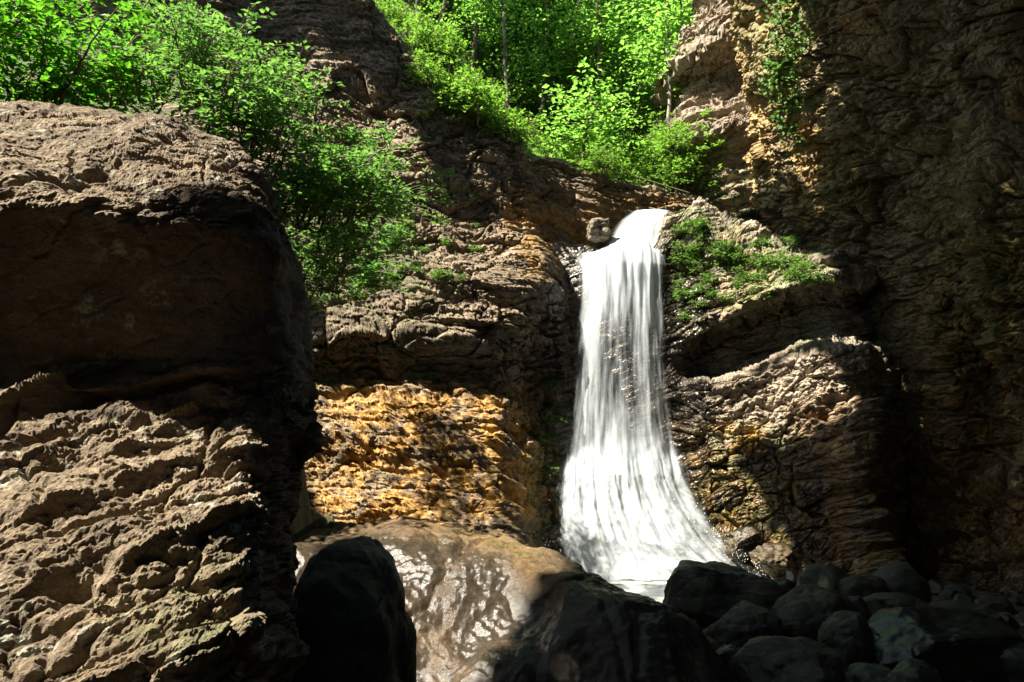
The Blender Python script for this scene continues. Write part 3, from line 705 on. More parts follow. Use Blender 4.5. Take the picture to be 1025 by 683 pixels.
wf = thing('waterfall', (2.2, 14.6, 0), 'white silky waterfall dropping over the rock shelf into the pool', 'waterfall')
def water_sheet(name, rows, nu, nv, dy, seed, dens_f, foam_f, amp=.12, widen=0.0, lip=0.0):
    rows = np.array(rows, float)                 # py, px left, px right, Y
    t = np.linspace(0, 1, nv)
    k = np.linspace(0, 1, len(rows))
    kk = np.interp(t, np.linspace(0, 1, len(rows)), np.arange(len(rows)))
    cols = [smooth_grid(np.interp(kk, np.arange(len(rows)), rows[:, j])[:, None], 10)[:, 0] for j in range(4)]
    uu = np.linspace(0, 1, nu)
    P = np.zeros((nv, nu, 3))
    for i in range(nv):
        py, xa, xb, Y = (c[i] for c in cols)
        xa -= widen + 8; xb += widen + 8
        A = pix(xa, py, Y); Bp = pix(xb, py, Y)
        P[i] = A[None] + (Bp - A)[None] * uu[:, None]
        P[i, :, 2] -= lip * (.32 * (1 - uu) ** 1.5 + .06 * np.sin(uu * 17 + seed) + .05 * np.sin(uu * 41)) * max(0, 1 - t[i] * 6)
    wid = P[:, -1, 0] - P[:, 0, 0]
    ulen = (uu[None] - .5) * wid.mean() + 0 * P[..., 0]
    vlen = np.concatenate([[0], np.cumsum(np.linalg.norm(np.diff(P[:, nu // 2], axis=0), axis=1))])[:, None] + 0 * P[..., 0]
    P[..., 1] += dy + .45 * (2 * uu[None] - 1) ** 2 * np.minimum(wid / 2, 1)[:, None] * .8
    S = np.stack([ulen * 3.0, vlen * .35, 0 * ulen + seed], -1)
    P[..., 1] -= amp * fbm(S, 3, seed) * .9
    f = foam_f(cols[0])[:, None] * np.ones((1, nu))
    P[..., 1] -= f * .05 * ridged(np.stack([ulen * 2.2, vlen * 1.1, 0 * ulen + seed], -1), 3, seed + 2)
    py = cols[0][:, None]; xs, _ = project(P)
    de = dens_f(uu[None], py, xs)
    base = np.array([2.2, 14.6, 0])
    return obj(name, mesh_from(name, P - base, grid_faces(nv, nu), {'dens': de.ravel(), 'foam': f.ravel()}, uv=np.stack([ulen + seed, vlen], -1)), M['fall'], wf)

def edge(u, a=.12): return sst(0, a, u) * sst(1, 1 - a, u)
main_rows = [(241, 584, 664, 16.0), (248, 580, 667, 15.75), (262, 579, 669, 15.55), (300, 580, 669, 15.35), (350, 574, 673, 15.2), (400, 568, 678, 15.08), (440, 562, 686, 14.98), (475, 560, 694, 14.85)]
def d_main(u, py, x):
    d = .58 - .14 * sst(280, 340, py) * sst(440, 390, py) * np.exp(-((x - 622) / 22) ** 2) - .08 * sst(300, 360, py) + .12 * sst(420, 470, py)
    d = d + .16 * sst(275, 250, py)
    return d + .05 - .6 * (1 - edge(u, .2)) 
def d_apron(u, py, x):
    d = .67 - .15 * sst(650, 745, x) - .45 * (1 - edge(u, .17)) - .6 * sst(470, 425, py)
    return d
top_rows = [(209, 640, 668, 17.0), (216, 630, 667, 16.7), (226, 622, 664, 16.45), (236, 617, 661, 16.25), (246, 606, 661, 16.0), (254, 598, 661, 15.8)]
water_sheet('upper_cascade', top_rows, 60, 70, 0, 3, lambda u, py, x: .8 - .45 * (1 - edge(u, .2)) + 0 * py, lambda py: .25 + 0 * py, .06)
water_sheet('curtain', main_rows, 150, 260, 0, 5, d_main, lambda py: .1 + .5 * sst(420, 470, py), .12, 0, 1.0)
water_sheet('curtain', main_rows, 150, 260, .22, 8, lambda u, py, x: d_main(u, py, x) + .03, lambda py: .1 + .5 * sst(420, 470, py), .14, 3, .8)
ap_rows = [(425, 566, 682, 15.0), (450, 561, 688, 14.85), (480, 558, 697, 14.65), (510, 553, 716, 14.45), (540, 553, 742, 14.25), (562, 556, 768, 14.1), (580, 558, 788, 13.95)]
water_sheet('splash_apron', ap_rows, 170, 150, 0, 12, d_apron, lambda py: sst(430, 500, py), .2)
water_sheet('splash_apron', ap_rows, 170, 150, .25, 16, lambda u, py, x: d_apron(u, py, x) - .08, lambda py: sst(430, 500, py), .25, 3)
# flying drops round the foot and along the ragged right edge
rd = np.random.default_rng(41); DV, DF = [], []
oc_ = np.array([[1, 0, 0], [-1, 0, 0], [0, 1, 0], [0, -1, 0], [0, 0, 1.8], [0, 0, -1.8]]); of_ = np.array([[0, 2, 4], [2, 1, 4], [1, 3, 4], [3, 0, 4], [2, 0, 5], [1, 2, 5], [3, 1, 5], [0, 3, 5]])
for k in range(520):
    py = 585 - abs(rd.normal(0, 38)); left = rd.random() < .35
    edge_ = np.interp(py, [430, 480, 510, 540, 562, 580], [684, 698, 716, 742, 768, 788]); el_ = np.interp(py, [430, 480, 580], [562, 555, 552])
    px = (el_ + rd.normal(2, 7)) if left else (edge_ - abs(rd.normal(0, 30)) - 12)
    if rd.random() < .4: px = rd.uniform(556, 760)
    q = pix(px, py, np.interp(py, [430, 580], [14.9, 13.9]) - .1 - abs(rd.normal(0, .15)))
    if q[2] < .02: q[2] = .02 + .3 * rd.random()
    DV.append(q - np.array([2.2, 14.6, 0]) + oc_ * rd.uniform(.003, .008)); DF.append(of_ + 6 * k)
m, nt = nodes_of('spray_drops'); b = NB(nt); p = b.n('ShaderNodeBsdfPrincipled'); p.inputs['Base Color'].default_value = (.75, .78, .8, 1); p.inputs['Roughness'].default_value = .3
o = b.n('ShaderNodeOutputMaterial'); b.l(p.outputs[0], o.inputs[0])
sp_ = obj('spray', mesh_from('spray', np.vstack(DV), np.vstack(DF)), m, wf); sp_['kind'] = 'stuff'
# small trickle between the boulders
tk = thing('trickle', tuple(pix(787, 590, 11.9)), 'thin white trickle running between stones at the pool outlet', 'trickle')
def small_trickle(pxs):
    rows = np.array(pxs, float); P = []
    for (px, py, wpx, Y) in rows:
        a = pix(px - wpx, py, Y); c = pix(px + wpx, py, Y); P.append([a + (c - a) * t - np.array([0, .03 * math.sin(t * math.pi), 0]) for t in np.linspace(0, 1, 9)])
    P = np.array(P) - np.array(tk.location)
    u_, v_ = np.meshgrid(np.linspace(0, .3, 9), np.linspace(0, .6, len(rows)))
    obj('water_strand', mesh_from('strand', P, grid_faces(len(rows), 9), {'dens': np.full(P.shape[0] * 9, .72), 'foam': np.full(P.shape[0] * 9, .3)}, uv=np.stack([u_, v_], -1)), M['fall'], tk)
small_trickle([(789, 571, 3, 12.2), (790, 577, 4, 12.0), (787, 585, 4, 11.8), (785, 592, 3, 11.7)])
small_trickle([(806, 578, 3, 12.2), (803, 584, 3, 12.0), (801, 592, 4, 11.8)])

# ------------------------------------------------------------------ PLANTS
class Plant:
    def __init__(s): s.V = []; s.F = []; s.n = 0; s.L = []; s.rnd = []
    def tube(s, pts, r0, r1, k=6):
        pts = np.asarray(pts, float); m_ = len(pts)
        t = np.gradient(pts, axis=0); t /= np.maximum(np.linalg.norm(t, axis=1, keepdims=True), 1e-9)
        ref = np.where(np.abs(t[:, 2:3]) > .9, np.array([[1., 0, 0]]), np.array([[0, 0, 1.]]))
        a = np.cross(t, ref); a /= np.linalg.norm(a, axis=1, keepdims=True); c = np.cross(t, a)
        an = np.linspace(0, 2 * math.pi, k, endpoint=False)
        rr = np.linspace(r0, r1, m_)[:, None, None]
        ring = pts[:, None] + rr * (np.cos(an)[None, :, None] * a[:, None] + np.sin(an)[None, :, None] * c[:, None])
        f = grid_faces(m_, k, True) + s.n
        s.V.append(ring.reshape(-1, 3)); s.F.append(f); s.n += m_ * k
    def leaf(s, p, d, up, L, w):
        s.L.append((p, d, up, L, w))
    def stem_mesh(s, name): return mesh_from(name, np.vstack(s.V), np.vstack(s.F))
    def leaf_mesh(s, name, rg, cup=.15): return leaf_mesh(name, s.L, rg, cup)

def leaf_mesh(name, L, rg, cup=.15):
    p = np.array([l[0] for l in L]); d = np.array([l[1] for l in L], float); up = np.array([l[2] for l in L], float)
    ln = np.array([l[3] for l in L])[:, None]; w = np.array([l[4] for l in L])[:, None]
    return leaf_arrays(name, p, d, up, ln, w, rg, cup)

def leaf_arrays(name, p, d, up, ln, w, rg, cup=.15):
    d = d / np.maximum(np.linalg.norm(d, axis=1, keepdims=True), 1e-9)
    s = np.cross(d, up); s /= np.maximum(np.linalg.norm(s, axis=1, keepdims=True), 1e-9); u = np.cross(s, d)
    n = len(p)
    # six points: base, two shoulders, tip, folded on the midrib
    V = np.stack([p, p + d * ln * .45 + s * w + u * w * cup, p + d * ln * .42 - u * w * cup, p + d * ln * .45 - s * w + u * w * cup, p + d * ln - u * ln * .08], 1)
    i = np.arange(n)[:, None] * 5
    F = np.concatenate([np.hstack([i, i + 1, i + 2]), np.hstack([i + 1, i + 4, i + 2]), np.hstack([i, i + 2, i + 3]), np.hstack([i + 2, i + 4, i + 3])], 0)
    r = np.repeat(np.clip(rg.normal(.5, .25, n), 0, 1), 5)
    return mesh_from(name, V, F, {'rnd': r}, smooth=False)

def unit(v): v = np.asarray(v, float); return v / max(np.linalg.norm(v), 1e-9)

def shrub(name, seed, height, spread, lean=(0, 0, 0), stems=4, twigs=9, leaf=.09, per=9, flat=.25):
    """spreading shrub: arching stems, flat sprays of leaves"""
    rg = np.random.default_rng(seed); pl = Plant(); lean = np.array(lean, float)
    for k in range(stems):
        a = rg.uniform(0, 2 * math.pi)
        h = height * rg.uniform(.65, 1.0)
        dirv = np.array([math.cos(a) * spread * rg.uniform(.2, .55), math.sin(a) * spread * rg.uniform(.2, .55), 0]) + lean * rg.uniform(.5, 1.1)
        t = np.linspace(0, 1, 12)[:, None]
        pts = np.array([rg.normal(0, .16 * spread), rg.normal(0, .16 * spread), -.1]) + t * np.array([0, 0, h]) * (1.15 - .15 * t) + dirv * t ** 1.3 + np.cumsum(rg.normal(0, .012 * height, (12, 3)), 0)
        pl.tube(pts, .012 * height + .006, .003, 5)
        for j in range(twigs):
            q = rg.uniform(.06, 1.0); ip = q * 11; i0 = int(min(ip, 10)); base = pts[i0] + (pts[i0 + 1] - pts[i0]) * (ip - i0)
            b_ = rg.uniform(0, 2 * math.pi)
            td = unit(np.array([math.cos(b_), math.sin(b_), rg.uniform(-.1, .45)]) + unit(lean + 1e-6) * .5 * (np.linalg.norm(lean) > .05))
            tl = spread * rg.uniform(.3, .75) * (1.15 - .55 * q)
            tt = np.linspace(0, 1, 6)[:, None]
            tp = base + td * tl * tt + np.array([0, 0, -.22 * tl]) * tt ** 2 + np.cumsum(rg.normal(0, .015 * tl, (6, 3)), 0)
            pl.tube(tp, .005, .002, 4)
            nl = int(per * rg.uniform(.7, 1.3))
            for m_ in range(nl):
                s = rg.uniform(.15, 1.0); i1 = min(int(s * 5), 4); bp_ = tp[i1] + (tp[i1 + 1] - tp[i1]) * (s * 5 - i1)
                side = unit(np.cross(td, [0, 0, 1])) * (1 if m_ % 2 else -1)
                ld = unit(td * .6 + side * rg.uniform(.4, 1) + rg.normal(0, .25, 3))
                upv = unit(np.array([0, 0, 1.0]) + rg.normal(0, flat + .2, 3))
                l_ = leaf * rg.uniform(.65, 1.25)
                pl.leaf(bp_ + ld * .01 + rg.normal(0, leaf * .25, 3), ld, upv, l_, l_ * .27)
    return pl.stem_mesh(name + '_stem'), pl.leaf_mesh(name + '_leaf', rg)

def tree(name, seed, height, crown0, rad, leaf=.2, limbs=16, per=16, trunk_r=.09, lean=(0, 0)):
    rg = np.random.default_rng(seed); pl = Plant()
    t = np.linspace(0, 1, 16)[:, None]
    pts = t * np.array([lean[0], lean[1], height]) + np.cumsum(rg.normal(0, .012 * height, (16, 3)) * np.array([1, 1, 0]), 0)
    pts[0] = (0, 0, -.5)
    pl.tube(pts, trunk_r, .015, 7)
    for j in range(limbs):
        q = crown0 + (1 - crown0) * (j + rg.uniform(.2, .8)) / limbs; ip = q * 15; i0 = int(min(ip, 14)); base = pts[i0] + (pts[i0 + 1] - pts[i0]) * (ip - i0)
        a = j * 2.4 + rg.uniform(-.5, .5)
        rel = (q - crown0) / (1 - crown0)
        ll = rad * (.45 + .75 * math.sin(math.pi * min(rel * .85 + .15, 1))) * rg.uniform(.6, 1.15)
        dv = unit([math.cos(a), math.sin(a), rg.uniform(.1, .6)])
        tt = np.linspace(0, 1, 7)[:, None]
        lp = base + dv * ll * tt + np.array([0, 0, -.12 * ll]) * tt ** 2 + np.cumsum(rg.normal(0, .03 * ll, (7, 3)), 0)
        pl.tube(lp, trunk_r * .3 * (1 - rel * .6), .006, 4)
        for k in range(7):                        # leaf sprays along the limb
            s = rg.uniform(.25, 1.05); i1 = min(int(s * 6), 5); c = lp[i1] + (lp[i1 + 1] - lp[i1]) * min(s * 6 - i1, 1.2)
            c = c + rg.normal(0, .16 * ll, 3) * np.array([1, 1, .5])
            sr = ll * rg.uniform(.15, .3)
            for m_ in range(per):
                o_ = rg.normal(0, 1, 3) * sr * np.array([1, 1, .38])
                az = rg.uniform(0, 2 * math.pi)
                ld = unit([math.cos(az), math.sin(az), rg.uniform(-.5, .15)])
                l_ = leaf * rg.uniform(.6, 1.3)
                pl.leaf(c + o_, ld, unit(np.array([0, 0, 1.]) + rg.normal(0, .35, 3)), l_, l_ * .32)
    return pl.stem_mesh(name + '_trunk'), pl.leaf_mesh(name + '_leaf', rg)

bpy.context.view_layer.update()
dg = bpy.context.evaluated_depsgraph_get()
def hit(px, py):
    d = ray(px, py); ok, loc, nrm_, idx, ob, mt = scene.ray_cast(dg, Vector(CAM), Vector(d).normalized())
    return (np.array(loc), np.array(nrm_), ob) if ok else (None, None, None)

# --- trees on the wooded slope
protos = []
for k, (h, c0, r, lf, li, pr) in enumerate([(7.0, .15, 1.7, .115, 24, 36), (9.0, .28, 1.9, .12, 26, 36), (5.0, .08, 1.5, .11, 22, 36), (10, .4, 1.9, .12, 22, 36)]):
    protos.append(tree('tree', 400 + k, h, c0, r, lf, li, pr, trunk_r=.05 + .006 * h))
tg = 'trees of the wood above the waterfall'
tlab = ['slender leafy tree in the sunlit wood above the waterfall', 'taller thin trunked tree in the sunlit wood above the waterfall', 'low bushy sapling in the sunlit wood above the waterfall', 'tall bare stemmed tree in the sunlit wood above the waterfall']
first = {}
def plant_tree(k, x, y, rz, s, label=None, bark='bark'):
    z = float(hill_z(np.array([x]), np.array([y]))[0])
    if k not in first:
        t_ = thing('tree', (x, y, z), label or tlab[k], 'tree', tg, rz); t_.scale = (s, s, s)
        obj('trunk', protos[k][0], M['bark'], t_); obj('crown', protos[k][1], M['leaf_forest'], t_)
        first[k] = t_; return t_
    return copy_thing(first[k], (x, y, z), rz, s, label or tlab[k])
rg = np.random.default_rng(55)
for row, (y0, n) in enumerate([(22.4, 10), (24.0, 11), (25.5, 11), (29.5, 12), (35, 12), (42, 12)]):
    x0, x1 = -.32 * y0 - .5, .27 * y0 + 1
    for j in range(n):
        x = x0 + (x1 - x0) * (j + rg.uniform(.1, .9)) / n; y = y0 + rg.uniform(-1, 1.2)
        if y < 21.5 and x > 3.4: continue
        plant_tree(int(rg.choice([0, 1, 2, 3], p=[.3, .25, .3, .15])), x, y, rg.uniform(0, 6.28), rg.uniform(.75, 1.15) * (1 + .012 * (y - 20)))

def trunk_only(px, py0, Y, h, r, lean, seed, mat, label, fork=False):
    pl = Plant(); rg_ = np.random.default_rng(seed)
    b0 = pix(px, py0, Y); b0[2] = float(hill_z(np.array([b0[0]]), np.array([b0[1]]))[0])
    t = np.linspace(0, 1, 18)[:, None]
    pts = t * np.array([lean, 0, h]) + np.cumsum(rg_.normal(0, .016, (18, 3)) * np.array([1, 1, 0]), 0) * h * .35; pts[0] = (0, 0, -.4)
    pl.tube(pts, r, r * .55, 9)
    if fork:
        pts2 = pts[5] + np.linspace(0, 1, 8)[:, None] * np.array([-.55, -.1, .5]) * h * .35; pl.tube(pts2, r * .6, r * .25, 7)
    t_ = thing('tree', b0, label, 'tree', tg)
    obj('trunk', pl.stem_mesh('trunk'), mat, t_)
    pl2 = Plant()
    for j in range(16):
        q = .45 + .55 * j / 16; c0 = pts[int(q * 17)]; a = j * 2.4; dv = unit([math.cos(a), math.sin(a), .4]); ll = 1.1 * rg_.uniform(.6, 1.2)
        pl2.tube(c0 + np.linspace(0, 1, 5)[:, None] * dv * ll, .015, .005, 4)
        for k in range(60):
            c = c0 + dv * ll * rg_.uniform(.3, 1.1) + rg_.normal(0, .22, 3) * np.array([1, 1, .45]); az = rg_.uniform(0, 6.28)
            l_ = .17 * rg_.uniform(.6, 1.3); pl2.leaf(c, unit([math.cos(az), math.sin(az), -.2]), unit(np.array([0, 0, 1.]) + rg_.normal(0, .35, 3)), l_, l_ * .32)
    cr = obj('crown', pl2.leaf_mesh('crown_leaf', rg_), M['leaf_forest'], t_)
    obj('limb', pl2.stem_mesh('limbs'), mat, t_)
trunk_only(508, 96, 20.8, 8, .055, -.15, 501, M['palebark'], 'pale mottled straight trunk standing clear at the front of the wood')
trunk_only(418, 60, 20.0, 7, .05, .2, 502, M['palebark'], 'thin grey trunk at the front of the wood, nearest the shaded cliff')
trunk_only(597, 95, 21.5, 8, .06, .1, 503, M['bark'], 'thin dark trunk at the front of the wood above the top of the fall')
trunk_only(578, 150, 19.6, 2.6, .05, .35, 504, M['twig'], 'short forked brown sapling stem leaning over the cliff edge', True)
trunk_only(664, 110, 20.2, 7, .055, .25, 505, M['palebark'], 'thin pale trunk close against the left side of the outcrop')
trunk_only(676, 100, 20.6, 7, .045, .3, 506, M['palebark'], 'thinnest pale trunk between its neighbour and the outcrop')

# --- bushes along the cliff edge below the wood
bp1 = [shrub('bush', 600 + k, .9, 1.1, stems=7, twigs=12, leaf=.11, per=11) for k in range(3)]
bfirst = {}
bgrp = 'light green bushes along the cliff edge'
edge_px = [(395, 30), (405, 62), (432, 96), (455, 108), (470, 92), (490, 118), (512, 126), (530, 120), (548, 140), (566, 132), (585, 152), (602, 140), (618, 150), (632, 160), (646, 168), (660, 160), (672, 178), (686, 172), (694, 185), (640, 130), (655, 140), (610, 120), (590, 118), (625, 128), (676, 150), (565, 105), (545, 110), (520, 100), (470, 70), (440, 72), (420, 30), (690, 160), (650, 150), (664, 140), (655, 175), (668, 185), (680, 150), (700, 178), (640, 155), (625, 158), (630, 140), (612, 150), (645, 120), (690, 190), (676, 165), (606, 165), (425, 75), (440, 90), (450, 100), (465, 110), (480, 116), (500, 122), (515, 134), (535, 138), (555, 148), (572, 152), (592, 160), (416, 50), (480, 95), (530, 110), (560, 125), (445, 60), (432, 84), (470, 118), (492, 128), (520, 142), (545, 152), (566, 160), (600, 172), (630, 180), (508, 132), (455, 108), (582, 164), (615, 176)]
for j, (px, py) in enumerate(edge_px):
    p_, n_, ob = hit(px, py)
    k = j % 3
    Y = 19.35 + (190 - py) * .016 if px > 555 else 17.4 + 1.8 * max(0, (px - 420) / 135) + (150 - py) * .012
    q = pix(px, py, Y)
    zz_ = float(hill_z(np.array([q[0]]), np.array([q[1]]))[0])
    q = np.array([q[0], q[1], zz_ - .05])
    if p_ is not None and (16.8 if px > 596 else 15) < p_[1] < 22 and (px > 596 or j >= 48): q = p_
    s = float(rg.uniform(.7, 1.15))
    if k not in bfirst:
        t_ = thing('bush', q, 'light green bush growing along the cliff edge below the wood', 'bush', bgrp, rg.uniform(0, 6)); t_.scale = (s, s, s)
        obj('stem', bp1[k][0], M['twig'], t_); obj('foliage', bp1[k][1], M['leaf_bush'], t_); bfirst[k] = t_
    else: copy_thing(bfirst[k], q, rg.uniform(0, 6), s)

# --- shrubs on the left bank and cliff foot
def place_shrub(px, py, Y, seed, label, h=1.2, sp=1.1, lean=(0, 0, 0), leafm='leaf_shrub', **kw):
    q = pix(px, py, Y)
    a, b_ = shrub('shrub', seed, h, sp, lean, **kw)
    t_ = thing('shrub', q, label, 'shrub', 'shrubs on the left bank')
    obj('stem', a, M['twig'], t_); obj('foliage', b_, M[leafm], t_); return t_
place_shrub(305, 215, 9.3, 701, 'wide leafy shrub with flat sprays, beside the right shoulder of the huge boulder', 1.1, 1.5, (.55, -.3, 0), stems=7, twigs=13, leaf=.085, per=14)
place_shrub(262, 175, 9.0, 702, 'bright shrub just above the corner of the huge boulder', 1.0, 1.1, (.2, -.3, 0), stems=6, twigs=11, leaf=.085, per=12)
place_shrub(318, 130, 9.8, 703, 'upright shrub with a tall thin shoot against the dark cliff', 1.0, .55, (.05, 0, 0), stems=3, twigs=8, leaf=.08, per=9)
place_shrub(205, 95, 8.6, 704, 'narrow pale leaved shrub rising behind the top of the huge boulder', 1.3, .6, (-.05, 0, 0), stems=4, twigs=9, leaf=.08, per=9)
place_shrub(365, 215, 10.5, 705, 'shrub with a long branch reaching out towards the fall', .75, 1.2, (.9, -.2, -.1), stems=5, twigs=10, leaf=.085, per=12)
place_shrub(330, 292, 11.8, 706, 'sparse low shrub on the dappled rock under the leafy shrub', .9, .9, (.2, -.2, 0), stems=5, twigs=8, leaf=.09, per=8)
place_shrub(385, 285, 12.9, 707, 'thin sprig of leaves clinging to the brown cliff', .7, .8, (.3, -.2, 0), stems=4, twigs=7, leaf=.09, per=7)
place_shrub(352, 250, 12.0, 708, 'dappled shrub between the leafy shrub and the brown cliff', .9, .9, (.2, -.2, 0), stems=5, twigs=8, leaf=.09, per=8)
place_shrub(150, 96, 8.4, 709, 'dim low shrub behind the flat top of the huge boulder', .7, .9, stems=5, twigs=8, leaf=.08, per=8)
place_shrub(235, 120, 9.2, 710, 'small shrub on brown litter behind the boulder corner', .5, .7, stems=4, twigs=7, leaf=.075, per=8)
place_shrub(285, 250, 10.2, 711, 'shrub hanging down behind the right side of the huge boulder', .7, 1.0, (.3, -.2, -.3), stems=5, twigs=9, leaf=.085, per=9)
# broad leaved branches at the upper left
for k, (px, py, Y, lab, ln) in enumerate([(10, 112, 7.6, 'broad leaved bright green shrub at the far left above the boulder', (.2, -.1, 0)), (62, 105, 7.8, 'bright green shrub with arching sprays, right of the broad leaved one', (.35, -.1, 0)), (-40, 60, 7.2, 'yellow green leafy branch entering from the left edge', (.6, 0, 0)), (40, 45, 8.4, 'leafy shrub high on the left slope above the arching sprays', (.2, 0, 0)), (108, 100, 8.6, 'low bright shrub peeping over the boulder top', (.1, 0, 0))]):
    place_shrub(px, py, Y, 720 + k, lab, [1.2, 1.1, 1.0, 1.0, .6][k], [1.1, 1.0, 1.2, 1.1, .8][k], ln, 'leaf_near', stems=7, twigs=11, leaf=.10, per=11)

xs_ = [(225, 70, 9.4, 'small pale shrub above the corner shrub on the left slope'), (275, 120, 9.6, 'dense shrub between the upright shoot and the boulder corner'), (345, 170, 10.2, 'bright shrub leaning out from the middle of the left slope'), (330, 245, 10.6, 'bushy shrub in the gap under the long branch'), (298, 290, 10.4, 'dark leaved shrub low behind the boulder, above the ochre face'), (385, 235, 12.2, 'shrub on the cliff face below the tip of the long branch'), (255, 90, 9.9, 'feathery shrub high behind the boulder corner'), (240, 150, 8.9, 'leafy shrub hugging the sloping corner of the huge boulder'), (292, 205, 9.2, 'leafy shrub hugging the right edge of the huge boulder'), (322, 275, 9.9, 'trailing shrub lowest on the left slope, over the ochre face'), (362, 270, 11.6, 'loose shrub straggling over the brown cliff'), (348, 205, 10.0, 'thick shrub under the upright shoot'), (215, 110, 8.6, 'low pale shrub on the litter behind the boulder top'), (165, 85, 8.8, 'thin shrub on the litter left of the narrow pale leaved one'), (310, 180, 9.6, 'largest flat topped shrub over the right shoulder of the boulder')]
for k, (px, py, Y, lab) in enumerate(xs_):
    place_shrub(px, py + 12, Y, 760 + k, lab, (rg.uniform(.7, 1.0) if px < 350 else .4), (rg.uniform(.8, 1.2) if px < 350 else .6), (.3, -.25, 0), stems=6, twigs=11, leaf=.085, per=12)
# dim plants high on the shaded slope
for k, (px, py, Y) in enumerate([(140, 40, 11.5), (180, 60, 11.2), (110, 55, 10.5), (160, 15, 12), (230, 70, 11.5), (280, 90, 12.0)]):
    t_ = place_shrub(px, py, Y, 740 + k, 'dim olive shrub on the shaded slope below the left cliff', .8, 1.0, stems=5, twigs=8, leaf=.09, per=9)
    t_['group'] = 'dim shrubs on the shaded slope'

# --- tufts on the ledge right of the fall
tp1 = [shrub('tuft', 800 + k, .28, .42, stems=6, twigs=6, leaf=.075, per=8) for k in range(3)]
tf = {}
spots = [(678, 232), (690, 226), (703, 238), (715, 248), (690, 262), (706, 275), (725, 262), (688, 296), (700, 305), (712, 296), (735, 250), (752, 262), (770, 268), (790, 262), (806, 270), (820, 278), (742, 282), (728, 320), (745, 326), (684, 318), (700, 290), (676, 250), (760, 246), (780, 256), (735, 275), (695, 250), (682, 276), (720, 300)] + [(float(rg.uniform(672, 800)), float(rg.uniform(225, 300))) for _ in range(30)]
for j, (px, py) in enumerate(spots):
    p_, n_, ob = hit(px, py)
    if p_ is None or ob.name.startswith('curtain'): continue
    k = j % 3; s = float(rg.uniform(.45, .95))
    if k not in tf:
        t_ = thing('plant', p_, 'small green plant rooted on the pale ledge right of the fall', 'plant', 'small plants on the sunlit ledge', rg.uniform(0, 6)); t_.scale = (s, s, s)
        obj('stem', tp1[k][0], M['twig'], t_); obj('foliage', tp1[k][1], M['leaf_ledge'], t_); tf[k] = t_
    else: copy_thing(tf[k], p_, rg.uniform(0, 6), s)
for j, (px, py) in enumerate([(552, 385), (548, 405), (560, 420), (545, 440), (552, 470), (505, 395), (430, 378), (535, 380)]):
    p_, n_, ob = hit(px, py)
    if p_ is not None:
        copy_thing(tf[j % 3], p_, rg.uniform(0, 6), float(rg.uniform(.4, .7)), 'little plant on the wet rock left of the falling water', 'little plants beside the fall')

for j in range(46):
    px, py = float(rg.uniform(325, 480)), float(rg.uniform(165, 310))
    if py < 165 + (px - 325) * .35: continue
    p_, n_, ob = hit(px, py)
    if p_ is not None and ob.name.startswith('cliff'):
        copy_thing(tf[j % 3], p_, rg.uniform(0, 6), float(rg.uniform(.35, .7)), 'sprig of leaves growing from the bedded brown cliff left of the fall', 'sprigs on the brown cliff')
# --- ivy on the right flank of the outcrop
rgi = np.random.default_rng(901); L = []; iv = Plant()
for j in range(34):
    p_, n_, ob = hit(rgi.uniform(768, 800), rgi.uniform(-2, 140))
    if p_ is None: continue
    for k in range(26):
        az = rgi.uniform(0, 6.28); l_ = .11 * rgi.uniform(.7, 1.2)
        L.append((p_ + n_ * rgi.uniform(.03, .22) + rgi.normal(0, .16, 3), unit([math.cos(az) * .6, -.3, math.sin(az) * .4 - .5]), unit(n_ + np.array([0, 0, .7]) + rgi.normal(0, .3, 3)), l_, l_ * .34))
iv0 = thing('ivy', (0, 0, 0), 'green ivy hanging down the right flank of the pale outcrop', 'ivy')
obj('foliage', leaf_mesh('ivy_leaf', L, rgi), M['leaf_ledge'], iv0)
pts_ = [pix(772 + 10 * math.sin(k), 10 + k * 22, 18.3) for k in range(7)]
iv.tube(pts_, .012, .006, 5); obj('stem', iv.stem_mesh('ivy_stem'), M['twig'], iv0)

# --- ground cover on the slope
rgg = np.random.default_rng(333); n = 34000
x = rgg.uniform(-7, 9, n); y = 16.7 + 13 * rgg.random(n) ** 1.5
ok = ~((x > 3.6) & (y < 21)) & (y > hill_y0(x) - .1)
x, y = x[ok], y[ok]; z = hill_z(x, y)
keep = fbm(np.stack([x, y, 0 * x], -1) * .9, 3, 5) > -.12
x, y, z = x[keep], y[keep], z[keep]; n = len(x)
az = rgg.uniform(0, 6.28, n)
dd = np.stack([np.cos(az) * .6, np.sin(az) * .6, rgg.uniform(.2, 1.0, n)], -1); upv = np.stack([np.cos(az + 1.5), np.sin(az + 1.5), .8 + 0 * x], -1)
ln = rgg.uniform(.08, .26, n)[:, None]
gc = obj('undergrowth', leaf_arrays('undergrowth', np.stack([x, y, z + rgg.uniform(0, .1, n)], -1), dd, upv, ln, ln * .22, rgg), M['grass'])
tag(gc, 'low grass and herbs covering the slope under the trees', 'undergrowth', None, 'stuff')

# --- fallen branch on the cliff edge
br = Plant(); pts_ = np.array([pix(548, 168, 18.6), pix(600, 168, 18.5), pix(640, 180, 18.5), pix(690, 195, 18.4)]) + np.array([0, 0, .05])
br.tube(curve(pts_, 14), .026, .012, 7); 
c0 = Vector(pts_[0]); 
for i in range(len(br.V)): br.V[i] = br.V[i] - pts_[0]
tag(obj('branch', br.stem_mesh('branch'), M['twig'], None, c0), 'thin fallen branch lying along the cliff edge behind the lip', 'branch')

